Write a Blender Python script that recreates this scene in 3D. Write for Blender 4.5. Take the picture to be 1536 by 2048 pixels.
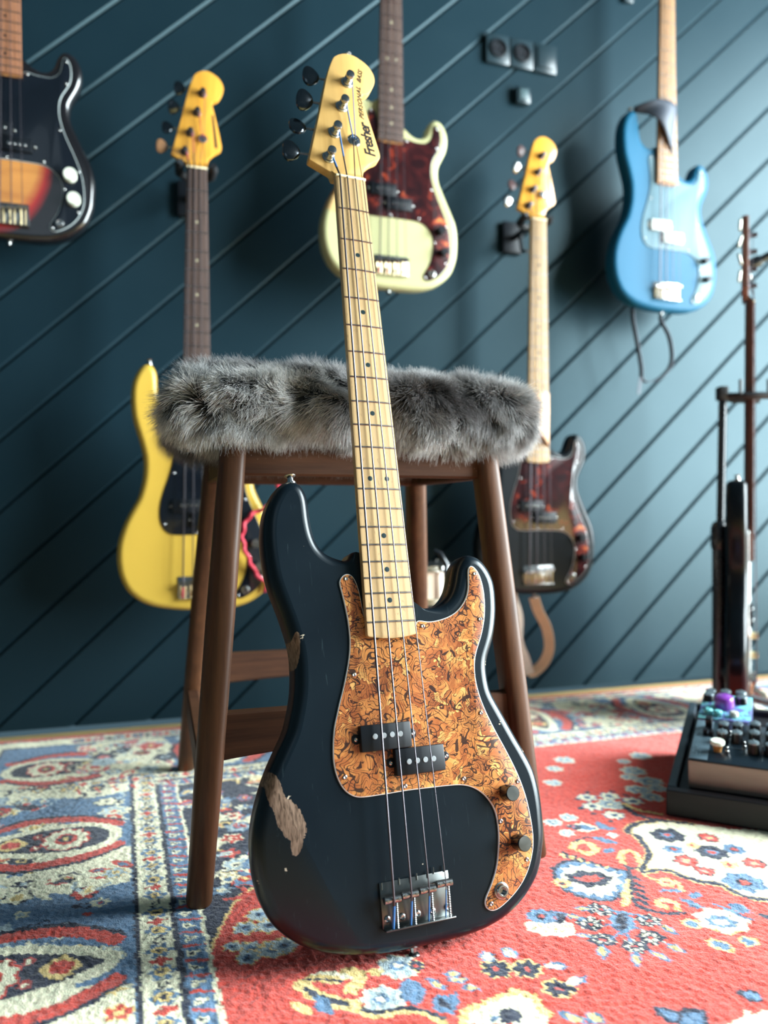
import bpy, bmesh, math, random
import numpy as np
from mathutils import Vector, Matrix

for _o in list(bpy.data.objects):
    bpy.data.objects.remove(_o)
SC = bpy.context.scene
COL = SC.collection
R = math.radians
rng = np.random.default_rng(7)
random.seed(7)

# ---------------------------------------------------------------- camera
H = 0.483                       # height of the lens over the rug
F = 1580.0                      # focal length in pixels of the 1536x2048 frame
cam_d = bpy.data.cameras.new('camera')
cam = bpy.data.objects.new('camera', cam_d)
COL.objects.link(cam)
cam.location = (0, 0, H)
cam.rotation_euler = (R(90), 0, 0)
cam_d.sensor_fit = 'VERTICAL'
cam_d.sensor_height = 36.0
cam_d.lens = 36.0 * F / 2048.0
cam_d.clip_start = 0.02
cam_d.dof.use_dof = True
cam_d.dof.focus_distance = 0.93
cam_d.dof.aperture_fstop = cam_d.lens / 10.5
SC.camera = cam

# ---------------------------------------------------------------- room frame
# the panelled wall runs along A, N points from it into the room
P0 = Vector((0, 2.0115, 0))
A = Vector((0.949, 0.315, 0)).normalized()
N = Vector((A.y, -A.x, 0))
UP = Vector((0, 0, 1))


def room(s, t, z=0.0):
    return P0 + A * s + N * t + UP * z


# ---------------------------------------------------------------- world and lights
world = bpy.data.worlds.new('world')
SC.world = world
world.use_nodes = True
bg = world.node_tree.nodes['Background']
bg.inputs[0].default_value = (0.34, 0.60, 0.76, 1)
bg.inputs[1].default_value = 0.20


def area(name, loc, target, sx, sy, power, color, spread=180):
    l = bpy.data.lights.new(name, 'AREA')
    l.shape = 'RECTANGLE'
    l.size = sx
    l.size_y = sy
    l.energy = power
    l.color = color
    l.spread = R(spread)
    o = bpy.data.objects.new(name, l)
    COL.objects.link(o)
    o.location = loc
    o.rotation_euler = (Vector(target) - Vector(loc)).to_track_quat('-Z', 'Y').to_euler()
    return o


WIN_S, WIN_T, WIN_Z = 2.60, 1.90, 1.44       # the window in the right-hand wall
WIN_W, WIN_H = 2.40, 2.70
wl = room(WIN_S + 0.16, WIN_T, WIN_Z)
area('window_daylight', wl, wl - A, WIN_W, WIN_H, 960, (0.84, 0.96, 1.0))
cl = room(-0.9, 3.2, 1.9)
area('rear_fill', cl, (0.1, 1.0, 0.4), 0.9, 1.0, 2.0, (0.72, 0.88, 1.0))  # faint fill lamp added behind the camera; no window is built there

SC.view_settings.view_transform = 'Standard'
SC.view_settings.look = 'None'
SC.view_settings.gamma = 1
SC.view_settings.use_curve_mapping = False
SC.view_settings.exposure = 0.0
SC.cycles.use_denoising = True
SC.cycles.max_bounces = 6
SC.cycles.sample_clamp_indirect = 4.0


# ---------------------------------------------------------------- materials
class NT:
    def __init__(self, name):
        self.m = bpy.data.materials.new(name)
        self.m.use_nodes = True
        self.t = self.m.node_tree
        self.b = self.t.nodes['Principled BSDF']

    def n(self, kind, **kw):
        x = self.t.nodes.new(kind)
        for k, v in kw.items():
            if k.startswith('i_'):
                x.inputs[k[2:].replace('_', ' ')].default_value = v
            else:
                setattr(x, k, v)
        return x

    def l(self, a, b):
        self.t.links.new(a, b)

    def co(self):
        if not hasattr(self, '_co'):
            self._co = self.n('ShaderNodeTexCoord').outputs['Object']
        return self._co

    def mapping(self, src, scale=(1, 1, 1), loc=(0, 0, 0), rot=(0, 0, 0)):
        x = self.n('ShaderNodeMapping')
        x.inputs['Scale'].default_value = scale
        x.inputs['Location'].default_value = loc
        x.inputs['Rotation'].default_value = rot
        self.l(src, x.inputs['Vector'])
        return x.outputs[0]

    def noise(self, vec, scale, detail=3, dist=0.0, rough=0.5, out='Fac'):
        x = self.n('ShaderNodeTexNoise')
        x.inputs['Scale'].default_value = scale
        x.inputs['Detail'].default_value = detail
        x.inputs['Distortion'].default_value = dist
        x.inputs['Roughness'].default_value = rough
        self.l(vec, x.inputs['Vector'])
        return x.outputs[out]

    def math(self, op, a, b=None, c=None):
        x = self.n('ShaderNodeMath', operation=op)
        for i, v in enumerate((a, b, c)):
            if v is None:
                continue
            if isinstance(v, (int, float)):
                x.inputs[i].default_value = v
            else:
                self.l(v, x.inputs[i])
        return x.outputs[0]

    def ramp(self, src, stops, interp='LINEAR'):
        x = self.n('ShaderNodeValToRGB')
        cr = x.color_ramp
        cr.interpolation = interp
        while len(cr.elements) < len(stops):
            cr.elements.new(0.5)
        for e, (p, c) in zip(cr.elements, stops):
            e.position = p
            e.color = (*c, 1) if len(c) == 3 else c
        self.l(src, x.inputs[0])
        return x.outputs[0]

    def mix(self, fac, a, b, mode='MIX'):
        x = self.n('ShaderNodeMix', data_type='RGBA', blend_type=mode)
        for s, v in ((x.inputs[0], fac), (x.inputs[6], a), (x.inputs[7], b)):
            if isinstance(v, (int, float)):
                s.default_value = v
            elif isinstance(v, tuple):
                s.default_value = (*v, 1)
            else:
                self.l(v, s)
        return x.outputs[2]

    def setc(self, v):
        if isinstance(v, tuple):
            self.b.inputs['Base Color'].default_value = (*v, 1)
        else:
            self.l(v, self.b.inputs['Base Color'])

    def set(self, **kw):
        for k, v in kw.items():
            s = self.b.inputs[k.replace('_', ' ')]
            if isinstance(v, (int, float)):
                s.default_value = v
            else:
                self.l(v, s)

    def bump(self, src, strength=0.2, dist=0.001):
        x = self.n('ShaderNodeBump')
        x.inputs['Strength'].default_value = strength
        x.inputs['Distance'].default_value = dist
        self.l(src, x.inputs['Height'])
        self.l(x.outputs[0], self.b.inputs['Normal'])


def plain(name, col, rough=0.5, metal=0.0, coat=0.0, var=0.12, scale=30.0):
    k = NT(name)
    f = k.noise(k.co(), scale, 3)
    dark = tuple(c * (1 - var) for c in col)
    lite = tuple(min(1, c * (1 + var)) for c in col)
    k.setc(k.mix(f, dark, lite))
    k.set(Metallic=metal, Coat_Weight=coat)
    k.set(Roughness=k.math('MULTIPLY_ADD', f, 0.12, rough - 0.06))
    return k.m


def wood(name, c0, c1, rough=0.4, axis='Y', scale=1.0, coat=0.0, fleck=False):
    k = NT(name)
    sc = {'Y': (60, 4, 60), 'X': (4, 60, 60), 'Z': (60, 60, 4)}[axis]
    v = k.mapping(k.co(), tuple(q * scale for q in sc))
    f = k.noise(v, 1.0, 5, 1.2, 0.6)
    g = k.noise(v, 4.0, 3, 0.4, 0.7)
    f2 = k.math('MULTIPLY_ADD', g, 0.35, k.math('MULTIPLY', f, 0.75))
    c = k.ramp(f2, [(0.3, c0), (0.72, c1)])
    if fleck:
        h = k.noise(k.mapping(k.co(), (260, 40, 100)), 1.0, 2, 2.0)
        c = k.mix(k.math('MULTIPLY', k.math('GREATER_THAN', h, 0.66), 0.45), c, tuple(q * 0.55 for q in c0))
    k.setc(c)
    k.set(Roughness=rough, Coat_Weight=coat)
    k.bump(f2, 0.12, 0.0006)
    return k.m


def ellipse_mask(k, cx, cy, rx, ry, rot, jag=0.35, nscale=180):
    """1 inside a ragged-edged ellipse given in the object's own xy"""
    sh = k.n('ShaderNodeVectorMath', operation='SUBTRACT')
    k.l(k.co(), sh.inputs[0])
    sh.inputs[1].default_value = (cx, cy, 0)
    v = k.mapping(sh.outputs[0], rot=(0, 0, rot))
    v = k.mapping(v, (1 / rx, 1 / ry, 0))
    ln = k.n('ShaderNodeVectorMath', operation='LENGTH')
    k.l(v, ln.inputs[0])
    ns = k.noise(k.co(), nscale, 4, 0.5, 0.65)
    e = k.math('ADD', ln.outputs['Value'], k.math('MULTIPLY', k.math('SUBTRACT', ns, 0.5), jag * 2))
    return k.math('LESS_THAN', e, 1.0)


def spec(m, v, cr=None):
    b_ = m.node_tree.nodes['Principled BSDF']
    b_.inputs['Specular IOR Level'].default_value = v
    if cr is not None:
        b_.inputs['Coat Roughness'].default_value = cr
    return m


CHROME = plain('aged chrome', (0.42, 0.42, 0.41), 0.24, 1.0, var=0.25, scale=90)
CHROME_D = plain('dark smoked chrome', (0.10, 0.11, 0.12), 0.18, 1.0, scale=90)
NICKEL = plain('string steel', (0.085, 0.078, 0.088), 0.42, 1.0, scale=200)
BRASS = plain('worn brass saddle', (0.75, 0.60, 0.34), 0.3, 1.0)
BLACKP = spec(plain('black plastic', (0.006, 0.008, 0.011), 0.42), .22)
PLATE = plain('dulled bridge steel', (0.17, 0.18, 0.175), 0.3, 1.0, var=.3, scale=70)
FRETM = plain('fret wire', (0.30, 0.29, 0.28), 0.3, 1.0)
RUBBER = plain('black rubber', (0.008, 0.009, 0.011), 0.55)
BLACKM = plain('black painted metal', (0.007, 0.009, 0.012), 0.28, 0.0, 0.4)
WHITEP = plain('white ply edge', (0.68, 0.68, 0.66), 0.35)
CREAMP = plain('cream plastic knob', (0.72, 0.76, 0.64), 0.4)
BONE = plain('bone nut', (0.78, 0.68, 0.46), 0.4)
BLUESILK = plain('blue silk winding', (0.02, 0.12, 0.32), 0.6)
REDSILK = plain('red silk winding', (0.55, 0.03, 0.06), 0.6)
INK = plain('black ink', (0.01, 0.01, 0.012), 0.5)
POLE = plain('dull magnet pole', (0.24, 0.26, 0.27), 0.5, 0.4)
DOT = plain('dark dot inlay', (0.012, 0.03, 0.035), 0.3)
PEARLDOT = plain('clay dot inlay', (0.42, 0.38, 0.26), 0.4)
MAPLE = wood('maple neck', (0.43, 0.265, 0.115), (0.56, 0.385, 0.19), 0.42, 'Y', 0.8, 0.15, True)
MAPLE_HEAD = wood('headstock maple', (0.55, 0.305, 0.085), (0.68, 0.415, 0.14), 0.38, 'Y', 0.5, 0.3)
MAPLE_AMBER = wood('amber lacquered maple', (0.50, 0.21, 0.02), (0.72, 0.36, 0.05), 0.3, 'Y', 0.5, 0.5)
MAPLE_DARK = wood('dark amber neck side', (0.20, 0.085, 0.03), (0.34, 0.16, 0.06), 0.4, 'Y')
ROSEWOOD = wood('rosewood board', (0.055, 0.035, 0.03), (0.12, 0.075, 0.06), 0.5, 'Y')
PAUFERRO = wood('reddish board', (0.23, 0.09, 0.045), (0.38, 0.17, 0.09), 0.45, 'Y')
WALNUT = spec(wood('walnut stool wood', (0.026, 0.0095, 0.004), (0.100, 0.040, 0.016), 0.50, 'Z', 0.7, 0.04), .28, .3)
WALNUT_X = spec(wood('walnut rail wood', (0.024, 0.0090, 0.005), (0.085, 0.034, 0.015), 0.62, 'X', 0.7, 0.0), .2, .4)
OAK = wood('oak floor board', (0.40, 0.27, 0.09), (0.55, 0.40, 0.16), 0.45, 'X', 0.6)


def paint_front():
    k = NT('aged black lacquer')
    big = k.noise(k.co(), 9, 3)
    col = k.mix(big, (0.0015, 0.0035, 0.006), (0.0045, 0.010, 0.015))
    # fine rubbed scratches
    sc = k.noise(k.mapping(k.co(), (420, 25, 420), rot=(0, 0, 0.35)), 1.0, 3, 0.8)
    scr = k.math('GREATER_THAN', sc, 0.69)
    col = k.mix(k.math('MULTIPLY', scr, 0.35), col, (0.03, 0.045, 0.05))
    woodc = k.ramp(k.noise(k.mapping(k.co(), (260, 45, 200), rot=(0, 0, 0.5)), 1.0, 5, 2.2),
                   [(0.32, (0.05, 0.032, 0.022)), (0.58, (0.19, 0.13, 0.092))])
    my = lambda y: 0.945 - y
    masks = [ellipse_mask(k, -0.1455, my(.766), .0085, .024, R(-14), .26),
             ellipse_mask(k, -0.1315, my(.793), .0135, .025, R(-26), .26),
             ellipse_mask(k, -0.1255, my(.815), .0065, .014, R(12), .26),
             ellipse_mask(k, -0.1130, my(.618), .0045, .022, R(6), .22)]
    dv_ = k.n('ShaderNodeVectorMath', operation='SUBTRACT')
    k.l(k.co(), dv_.inputs[0])
    dv_.inputs[1].default_value = (0.094, my(.553), -.031)
    dl_ = k.n('ShaderNodeVectorMath', operation='LENGTH')
    k.l(k.mapping(dv_.outputs[0], (1 / .024, 1 / .036, 1 / .0035)), dl_.inputs[0])
    masks.append(k.math('LESS_THAN', k.math('ADD', dl_.outputs['Value'], k.math('MULTIPLY', k.noise(k.co(), 120, 3), 0.6)), 1.25))
    m = masks[0]
    for q in masks[1:]:
        m = k.math('MAXIMUM', m, q)
    # small chips showing pale wood
    vor = k.n('ShaderNodeTexVoronoi', feature='F1')
    vor.inputs['Scale'].default_value = 34
    k.l(k.noise(k.co(), 60, 2, out='Color'), k.n('ShaderNodeVectorMath').inputs[0])
    jit = k.n('ShaderNodeVectorMath', operation='MULTIPLY_ADD')
    k.l(k.noise(k.co(), 240, 3, out='Color'), jit.inputs[0])
    jit.inputs[1].default_value = (.012, .012, .012)
    k.l(k.co(), jit.inputs[2])
    k.l(jit.outputs[0], vor.inputs['Vector'])
    sel = k.n('ShaderNodeSeparateColor')
    k.l(vor.outputs['Color'], sel.inputs[0])
    chip = k.math('MULTIPLY', k.math('LESS_THAN', vor.outputs['Distance'], 0.065),
                  k.math('GREATER_THAN', sel.outputs[0], 0.50))
    col = k.mix(chip, col, (0.42, 0.36, 0.27))
    col = k.mix(m, col, woodc)
    k.setc(col)
    worn = k.math('MAXIMUM', m, chip)
    k.set(Roughness=k.math('ADD', k.math('MULTIPLY', worn, 0.4), k.math('MULTIPLY_ADD', big, 0.12, 0.25)))
    k.set(Specular_IOR_Level=k.math('MULTIPLY_ADD', worn, -0.05, 0.12))
    k.set(Coat_Weight=k.math('MULTIPLY_ADD', worn, -0.4, 0.4))
    k.b.inputs['Coat Roughness'].default_value = 0.24
    k.b.inputs['Coat Tint'].default_value = (0.75, 0.95, 1, 1)
    k.bump(k.math('SUBTRACT', k.math('MULTIPLY', k.noise(k.mapping(k.co(), (260, 45, 200)), 1, 3, 2), k.math('MULTIPLY', m, 0.5)), worn), 0.5, 0.0006)
    return k.m


def tiger_shell():
    """brown-orange shell with thin dark contour lines"""
    k = NT('orange tiger shell plastic')
    warp = k.n('ShaderNodeVectorMath', operation='MULTIPLY_ADD')
    k.l(k.noise(k.co(), 38, 2, 0.6, out='Color'), warp.inputs[0])
    warp.inputs[1].default_value = (.030, .030, .030)
    k.l(k.co(), warp.inputs[2])
    w = warp.outputs[0]
    vor = k.n('ShaderNodeTexVoronoi', feature='F1')
    vor.inputs['Scale'].default_value = 58
    k.l(w, vor.inputs['Vector'])
    sep = k.n('ShaderNodeSeparateColor')
    k.l(vor.outputs['Color'], sep.inputs[0])
    cell = k.ramp(k.math('FRACT', k.math('ADD', sep.outputs[0], k.math('MULTIPLY', k.noise(w, 50, 2), 0.9))),
                  [(0.0, (0.27, 0.075, 0.025)), (0.35, (0.44, 0.15, 0.045)), (0.62, (0.54, 0.22, 0.062)),
                   (0.80, (0.34, 0.105, 0.032)), (0.92, (0.58, 0.26, 0.075)), (1.0, (0.72, 0.40, 0.13))])
    # contour lines of a smooth field, closer together in some patches
    w2 = k.n('ShaderNodeVectorMath', operation='MULTIPLY_ADD')
    k.l(k.noise(k.co(), 30, 1, 0.5, out='Color'), w2.inputs[0])
    w2.inputs[1].default_value = (.045, .045, .045)
    k.l(k.co(), w2.inputs[2])
    fld = k.noise(w2.outputs[0], 19, 1.2, 1.2)
    wid = k.math('MULTIPLY_ADD', k.noise(k.co(), 60, 1), 0.22, -0.015)
    ph = k.math('FRACT', k.math('MULTIPLY', fld, 19.0))
    l1 = k.math('LESS_THAN', k.math('ABSOLUTE', k.math('SUBTRACT', ph, 0.5)), wid)
    fld2 = k.noise(w, 24, 1.0, 0.8)
    ph2 = k.math('FRACT', k.math('MULTIPLY', fld2, 13.0))
    l2 = k.math('LESS_THAN', k.math('ABSOLUTE', k.math('SUBTRACT', ph2, 0.5)), k.math('MULTIPLY', wid, 0.75))
    gate = k.noise(k.co(), 13, 1)
    l3 = k.math('MULTIPLY', k.math('LESS_THAN', k.math('ABSOLUTE', k.math('SUBTRACT', k.math('FRACT', k.math('MULTIPLY', fld, 44.0)), 0.5)), 0.13), k.math('GREATER_THAN', gate, 0.58))
    line = k.math('MAXIMUM', k.math('MAXIMUM', l1, l2), l3)
    col = k.mix(k.math('MULTIPLY', line, 0.93), cell, (0.022, 0.014, 0.014))
    k.setc(col)
    k.set(Roughness=0.22, Coat_Weight=0.5)
    k.b.inputs['Coat Roughness'].default_value = 0.08
    k.bump(k.noise(w, 70, 2), 0.10, 0.0008)
    return k.m


def tort_shell():
    k = NT('dark red tortoise plastic')
    f = k.noise(k.co(), 26, 2, 1.0)
    k.setc(k.ramp(f, [(0.42, (0.016, 0.004, 0.005)), (0.60, (0.050, 0.008, 0.008)), (0.68, (0.26, 0.035, 0.014)), (0.76, (0.55, 0.20, 0.05))]))
    k.set(Roughness=0.2, Coat_Weight=0.6)
    return k.m


def body_paint(name, col, rough=0.28, coat=0.6, sp=0.5, dark=None, edge=None, wear=None, metal=0.0):
    k = NT(name)
    f = k.noise(k.co(), 7, 3)
    c = k.mix(f, tuple(q * 0.88 for q in col), tuple(min(1, q * 1.08) for q in col))
    if edge:      # sunburst: amber centre to red to black rim
        sh = k.mapping(k.co(), (1 / .132, 1 / .200, 0), (0.02 / .132, -0.185 / .200, 0))
        ln = k.n('ShaderNodeVectorMath', operation='LENGTH')
        k.l(sh, ln.inputs[0])
        grain = k.noise(k.mapping(k.co(), (8, 60, 8)), 1, 4, 0.5)
        amber = k.mix(grain, (0.30, 0.10, 0.02), (0.62, 0.27, 0.06))
        c = k.mix(k.ramp(ln.outputs['Value'], [(0.62, (0, 0, 0)), (0.76, (1, 1, 1))]), amber, (0.28, 0.012, 0.010))
        c = k.mix(k.ramp(ln.outputs['Value'], [(0.76, (0, 0, 0)), (0.88, (1, 1, 1))]), c, (0.006, 0.005, 0.006))
    if wear:
        m = None
        for (cx, cy, rx, ry, ro, wc) in wear:
            q = ellipse_mask(k, cx, cy, rx, ry, ro, .35, 40)
            c = k.mix(q, c, wc)
    k.setc(c)
    k.set(Roughness=rough, Coat_Weight=coat, Metallic=metal, Specular_IOR_Level=sp)
    k.b.inputs['Coat Roughness'].default_value = 0.12
    return k.m


def plank_paint():
    k = NT('dark teal satin plank paint')
    rnd = k.n('ShaderNodeObjectInfo').outputs['Random']
    f = k.noise(k.co(), 6, 4)
    g = k.math('ADD', k.math('MULTIPLY', f, 0.5), k.math('MULTIPLY', rnd, 0.5))
    k.setc(k.mix(g, (0.005, 0.0155, 0.023), (0.009, 0.023, 0.032)))
    k.set(Roughness=k.math('MULTIPLY_ADD', f, 0.08, 0.37), Specular_IOR_Level=0.22)
    k.b.inputs['Specular Tint'].default_value = (0.62, 0.92, 1, 1)
    k.bump(k.noise(k.mapping(k.co(), (1, 1, 1)), 45, 4), 0.06, 0.001)
    return k.m


FRONT_PAINT = paint_front()
TIGER = tiger_shell()
TORT = tort_shell()
PLANK = plank_paint()
GROOVE_BACK = plain('groove backing', (0.010, 0.022, 0.028), 0.7)  # plain dark teal board behind the plank joints


# ---------------------------------------------------------------- mesh helpers
def link(o, parent=None, label=None, cat=None, group=None, kind=None):
    COL.objects.link(o)
    if parent is not None:
        o.parent = parent
    for k_, v_ in (('label', label), ('category', cat), ('group', group), ('kind', kind)):
        if v_:
            o[k_] = v_
    return o


def mesh_obj(name, verts, faces, mat, parent=None, smooth=True, sharp=None, **tags):
    me = bpy.data.meshes.new(name)
    me.from_pydata([tuple(v) for v in verts], [], [tuple(f) for f in faces])
    me.validate()
    if mat:
        me.materials.append(mat)
    if smooth:
        me.polygons.foreach_set('use_smooth', [True] * len(me.polygons))
        if sharp is not None:
            me.set_sharp_from_angle(angle=R(sharp))
    me.update()
    o = bpy.data.objects.new(name, me)
    return link(o, parent, **tags)


def empty(name, loc=(0, 0, 0), mat=None, **tags):
    o = bpy.data.objects.new(name, None)
    o.empty_display_size = 0.05
    link(o, None, **tags)
    if mat is not None:
        o.matrix_world = mat
    else:
        o.location = loc
    return o


class MB:
    """collects simple solids into one mesh"""
    def __init__(self):
        self.v, self.f = [], []

    def add(self, v, f):
        o = len(self.v)
        self.v += [Vector(q) for q in v]
        self.f += [tuple(i + o for i in q) for q in f]
        return self

    def box(self, c, s, M=None, bev=0.0):
        bm = bmesh.new()
        bmesh.ops.create_cube(bm, size=1)
        for v in bm.verts:
            v.co = Vector((v.co.x * s[0], v.co.y * s[1], v.co.z * s[2]))
        if bev:
            bmesh.ops.bevel(bm, geom=bm.edges[:], offset=bev, segments=2, affect='EDGES', profile=0.5)
        bm.verts.index_update()
        M = M or Matrix.Identity(4)
        self.add([M @ (v.co + Vector(c)) for v in bm.verts], [[v.index for v in f.verts] for f in bm.faces])
        bm.free()
        return self

    def lathe(self, prof, seg=16, M=None):
        """prof: (radius, height) along local z"""
        M = M or Matrix.Identity(4)
        v, f = [], []
        for r, z in prof:
            for i in range(seg):
                a = 2 * math.pi * i / seg
                v.append(M @ Vector((r * math.cos(a), r * math.sin(a), z)))
        for j in range(len(prof) - 1):
            for i in range(seg):
                k = (i + 1) % seg
                f.append((j * seg + i, j * seg + k, (j + 1) * seg + k, (j + 1) * seg + i))
        f.append(tuple(reversed(range(seg))))
        f.append(tuple((len(prof) - 1) * seg + i for i in range(seg)))
        return self.add(v, f)

    def tube(self, pts, r, seg=8, flat=None):
        pts = [Vector(p) for p in pts]
        n = len(pts)
        rs = r if isinstance(r, (list, tuple)) else [r] * n
        v, f = [], []
        prev = None
        for i, p in enumerate(pts):
            d = (pts[min(i + 1, n - 1)] - pts[max(i - 1, 0)]).normalized()
            if prev is None:
                ref = Vector((0, 0, 1)) if abs(d.z) < 0.9 else Vector((1, 0, 0))
                u = d.cross(ref).normalized()
            else:
                u = (prev - d * prev.dot(d)).normalized()
            prev = u
            w = d.cross(u)
            for k in range(seg):
                a = 2 * math.pi * k / seg
                q = u * math.cos(a) * rs[i] * (flat[0] if flat else 1) + w * math.sin(a) * rs[i] * (flat[1] if flat else 1)
                v.append(p + q)
        for i in range(n - 1):
            for k in range(seg):
                k2 = (k + 1) % seg
                f.append((i * seg + k, i * seg + k2, (i + 1) * seg + k2, (i + 1) * seg + k))
        f.append(tuple(reversed(range(seg))))
        f.append(tuple((n - 1) * seg + k for k in range(seg)))
        return self.add(v, f)

    def build(self, name, mat, parent=None, smooth=True, sharp=35, **tags):
        o = mesh_obj(name, self.v, self.f, mat, parent, False, None, **tags)
        bm = bmesh.new()
        bm.from_mesh(o.data)
        bmesh.ops.recalc_face_normals(bm, faces=bm.faces[:])
        bm.to_mesh(o.data)
        bm.free()
        if smooth:
            o.data.polygons.foreach_set('use_smooth', [True] * len(o.data.polygons))
            o.data.set_sharp_from_angle(angle=R(sharp))
        return o


def frame(o, x, y, z):
    M = Matrix.Identity(4)
    for i, q in enumerate((x, y, z, o)):
        q = Vector(q)
        M[0][i], M[1][i], M[2][i] = q.x, q.y, q.z
    return M


def along(p, d):
    """matrix whose z axis points along d at p"""
    M = Vector(d).to_track_quat('Z', 'Y').to_matrix().to_4x4()
    M.translation = Vector(p)
    return M


def catmull(pts, step=4.0, closed=True):
    P = [np.array(p, float) for p in pts]
    n = len(P)
    out = []
    for i in range(n if closed else n - 1):
        p0, p1, p2, p3 = (P[(i - 1) % n], P[i], P[(i + 1) % n], P[(i + 2) % n]) if closed else \
            (P[max(i - 1, 0)], P[i], P[i + 1], P[min(i + 2, n - 1)])
        k = max(1, int(np.linalg.norm(p2 - p1) / step))
        for j in range(k):
            t = j / k
            out.append(0.5 * ((2 * p1) + (-p0 + p2) * t + (2 * p0 - 5 * p1 + 4 * p2 - p3) * t * t + (-p0 + 3 * p1 - 3 * p2 + p3) * t ** 3))
    if not closed:
        out.append(P[-1])
    return np.array(out)


def smooth_loop(p, it=2):
    for _ in range(it):
        p = 0.25 * np.roll(p, 1, 0) + 0.5 * p + 0.25 * np.roll(p, -1, 0)
    return p


def resample(p, step):
    q = np.vstack([p, p[:1]])
    d = np.r_[0, np.cumsum(np.linalg.norm(np.diff(q, axis=0), axis=1))]
    n = int(d[-1] / step)
    t = np.linspace(0, d[-1], n, endpoint=False)
    return np.stack([np.interp(t, d, q[:, 0]), np.interp(t, d, q[:, 1])], 1)


def inward(p):
    a = np.roll(p, -1, 0) - np.roll(p, 1, 0)
    a /= np.linalg.norm(a, axis=1)[:, None] + 1e-9
    area2 = np.sum(p[:, 0] * np.roll(p[:, 1], -1) - np.roll(p[:, 0], -1) * p[:, 1])
    nrm = np.stack([-a[:, 1], a[:, 0]], 1)
    return nrm if area2 > 0 else -nrm


def slab(outline, rings, wt=None):
    """outline in mm (x, y); rings: (inset mm, z mm) from the front edge to the back edge, capped both ends"""
    p = np.array(outline)
    nrm = inward(p)
    v, f = [], []
    n = len(p)
    for ins, z in rings:
        q = p + nrm * ins * (1 if wt is None else wt[:, None])
        v += [(x, y, z) for x, y in q]
    for j in range(len(rings) - 1):
        for i in range(n):
            k = (i + 1) % n
            f.append((j * n + i, j * n + k, (j + 1) * n + k, (j + 1) * n + i))
    f.append(tuple(range(n)))
    f.append(tuple(reversed([(len(rings) - 1) * n + i for i in range(n)])))
    return v, f


def L(x, y, z=0.0):
    """bass drawing (mm, nut at y=0, y towards the body, z into the wood) to the object's frame (m)"""
    return Vector((x * .001, (945 - y) * .001, -z * .001))


# ---------------------------------------------------------------- the room
def clip_poly(poly, nx, ny, c):
    """keep the side where nx*x + ny*y <= c"""
    out = []
    for i in range(len(poly)):
        a, b = poly[i], poly[(i + 1) % len(poly)]
        da, db = nx * a[0] + ny * a[1] - c, nx * b[0] + ny * b[1] - c
        if da <= 0:
            out.append(a)
        if (da < 0 < db) or (db < 0 < da):
            t = da / (da - db)
            out.append((a[0] + (b[0] - a[0]) * t, a[1] + (b[1] - a[1]) * t))
    return out


def build_wall_back():
    s0, s1, z0, z1 = -1.75, 2.60, 0.0, 2.90
    M = frame(room(0, 0), A, UP, N)              # local x along the wall, y up, z into the room
    root = empty('wall_back', mat=M, kind='structure')
    MB().box(((s0 + s1) / 2, (z0 + z1) / 2, -0.03), (s1 - s0, z1 - z0, 0.036)).build('backing', GROOVE_BACK, root, smooth=False)
    th = R(43.4)
    nx, ny = -math.sin(th), math.cos(th)
    pitch, c1, c2, dep = 0.1135, 0.0085, 0.0022, 0.0070
    rect = [(s0, z0), (s1, z0), (s1, z1), (s0, z1)]
    p = 1.300 - pitch * 30
    while p < 3.6:
        lo, hi = p + 0.0004, p + pitch - 0.0004
        zz = lambda q: min(0.0, -dep + dep * min((q[0] * nx + q[1] * ny - lo) / c1, (hi - q[0] * nx - q[1] * ny) / c2))
        verts, faces = [], []
        for (a, b) in ((lo, lo + c1), (lo + c1, hi - c2), (hi - c2, hi)):
            q = clip_poly(rect, nx, ny, b)
            q = clip_poly(q, -nx, -ny, -a) if len(q) > 2 else q
            if len(q) < 3:
                continue
            o = len(verts)
            verts += [(x, y, zz((x, y))) for x, y in q]
            faces.append(tuple(range(o, o + len(q))))
        # side walls down into the joint
        q = clip_poly(clip_poly(rect, nx, ny, hi), -nx, -ny, -lo)
        if len(q) >= 3 and faces:
            o = len(verts)
            verts += [(x, y, zz((x, y))) for x, y in q] + [(x, y, -0.012) for x, y in q]
            m = len(q)
            for i in range(m):
                j = (i + 1) % m
                faces.append((o + i, o + m + i, o + m + j, o + j))
            mesh_obj('plank', verts, faces, PLANK, root, smooth=False)
        p += pitch
    return root


build_wall_back()


def quad_prism(name, pts, z0, z1, mat, parent=None, **tags):
    n = len(pts)
    v = [(p.x, p.y, z0) for p in pts] + [(p.x, p.y, z1) for p in pts]
    f = [tuple(reversed(range(n))), tuple(range(n, 2 * n))] + [(i, (i + 1) % n, n + (i + 1) % n, n + i) for i in range(n)]
    return mesh_obj(name, v, f, mat, parent, False, **tags)


# floor boards run along the wall; only the strip between rug and wall is in view
floor = empty('floor', room(0, 0, -0.012), kind='structure')
t = 0.0
while t < 4.0:
    off = -((t * 7.3) % 1.1)
    s = -1.6 + off
    while s < 2.6:
        e = min(s + 1.1, 2.7)
        pts = [room(max(s, -1.6), t + .001), room(e - .001, t + .001), room(e - .001, t + .139), room(max(s, -1.6), t + .139)]
        pts = [p - room(0, 0) for p in pts]
        if e > -1.55:
            quad_prism('floorboard', pts, -0.010, 0.0, OAK, floor)
        s += 1.1
    t += 0.14

# right-hand wall with the window that lights the room (outside the frame)
PLASTER = plain('grey plaster', (0.16, 0.19, 0.20), 0.8)
wr = empty('wall_right', room(0, 0), kind='structure')


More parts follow.
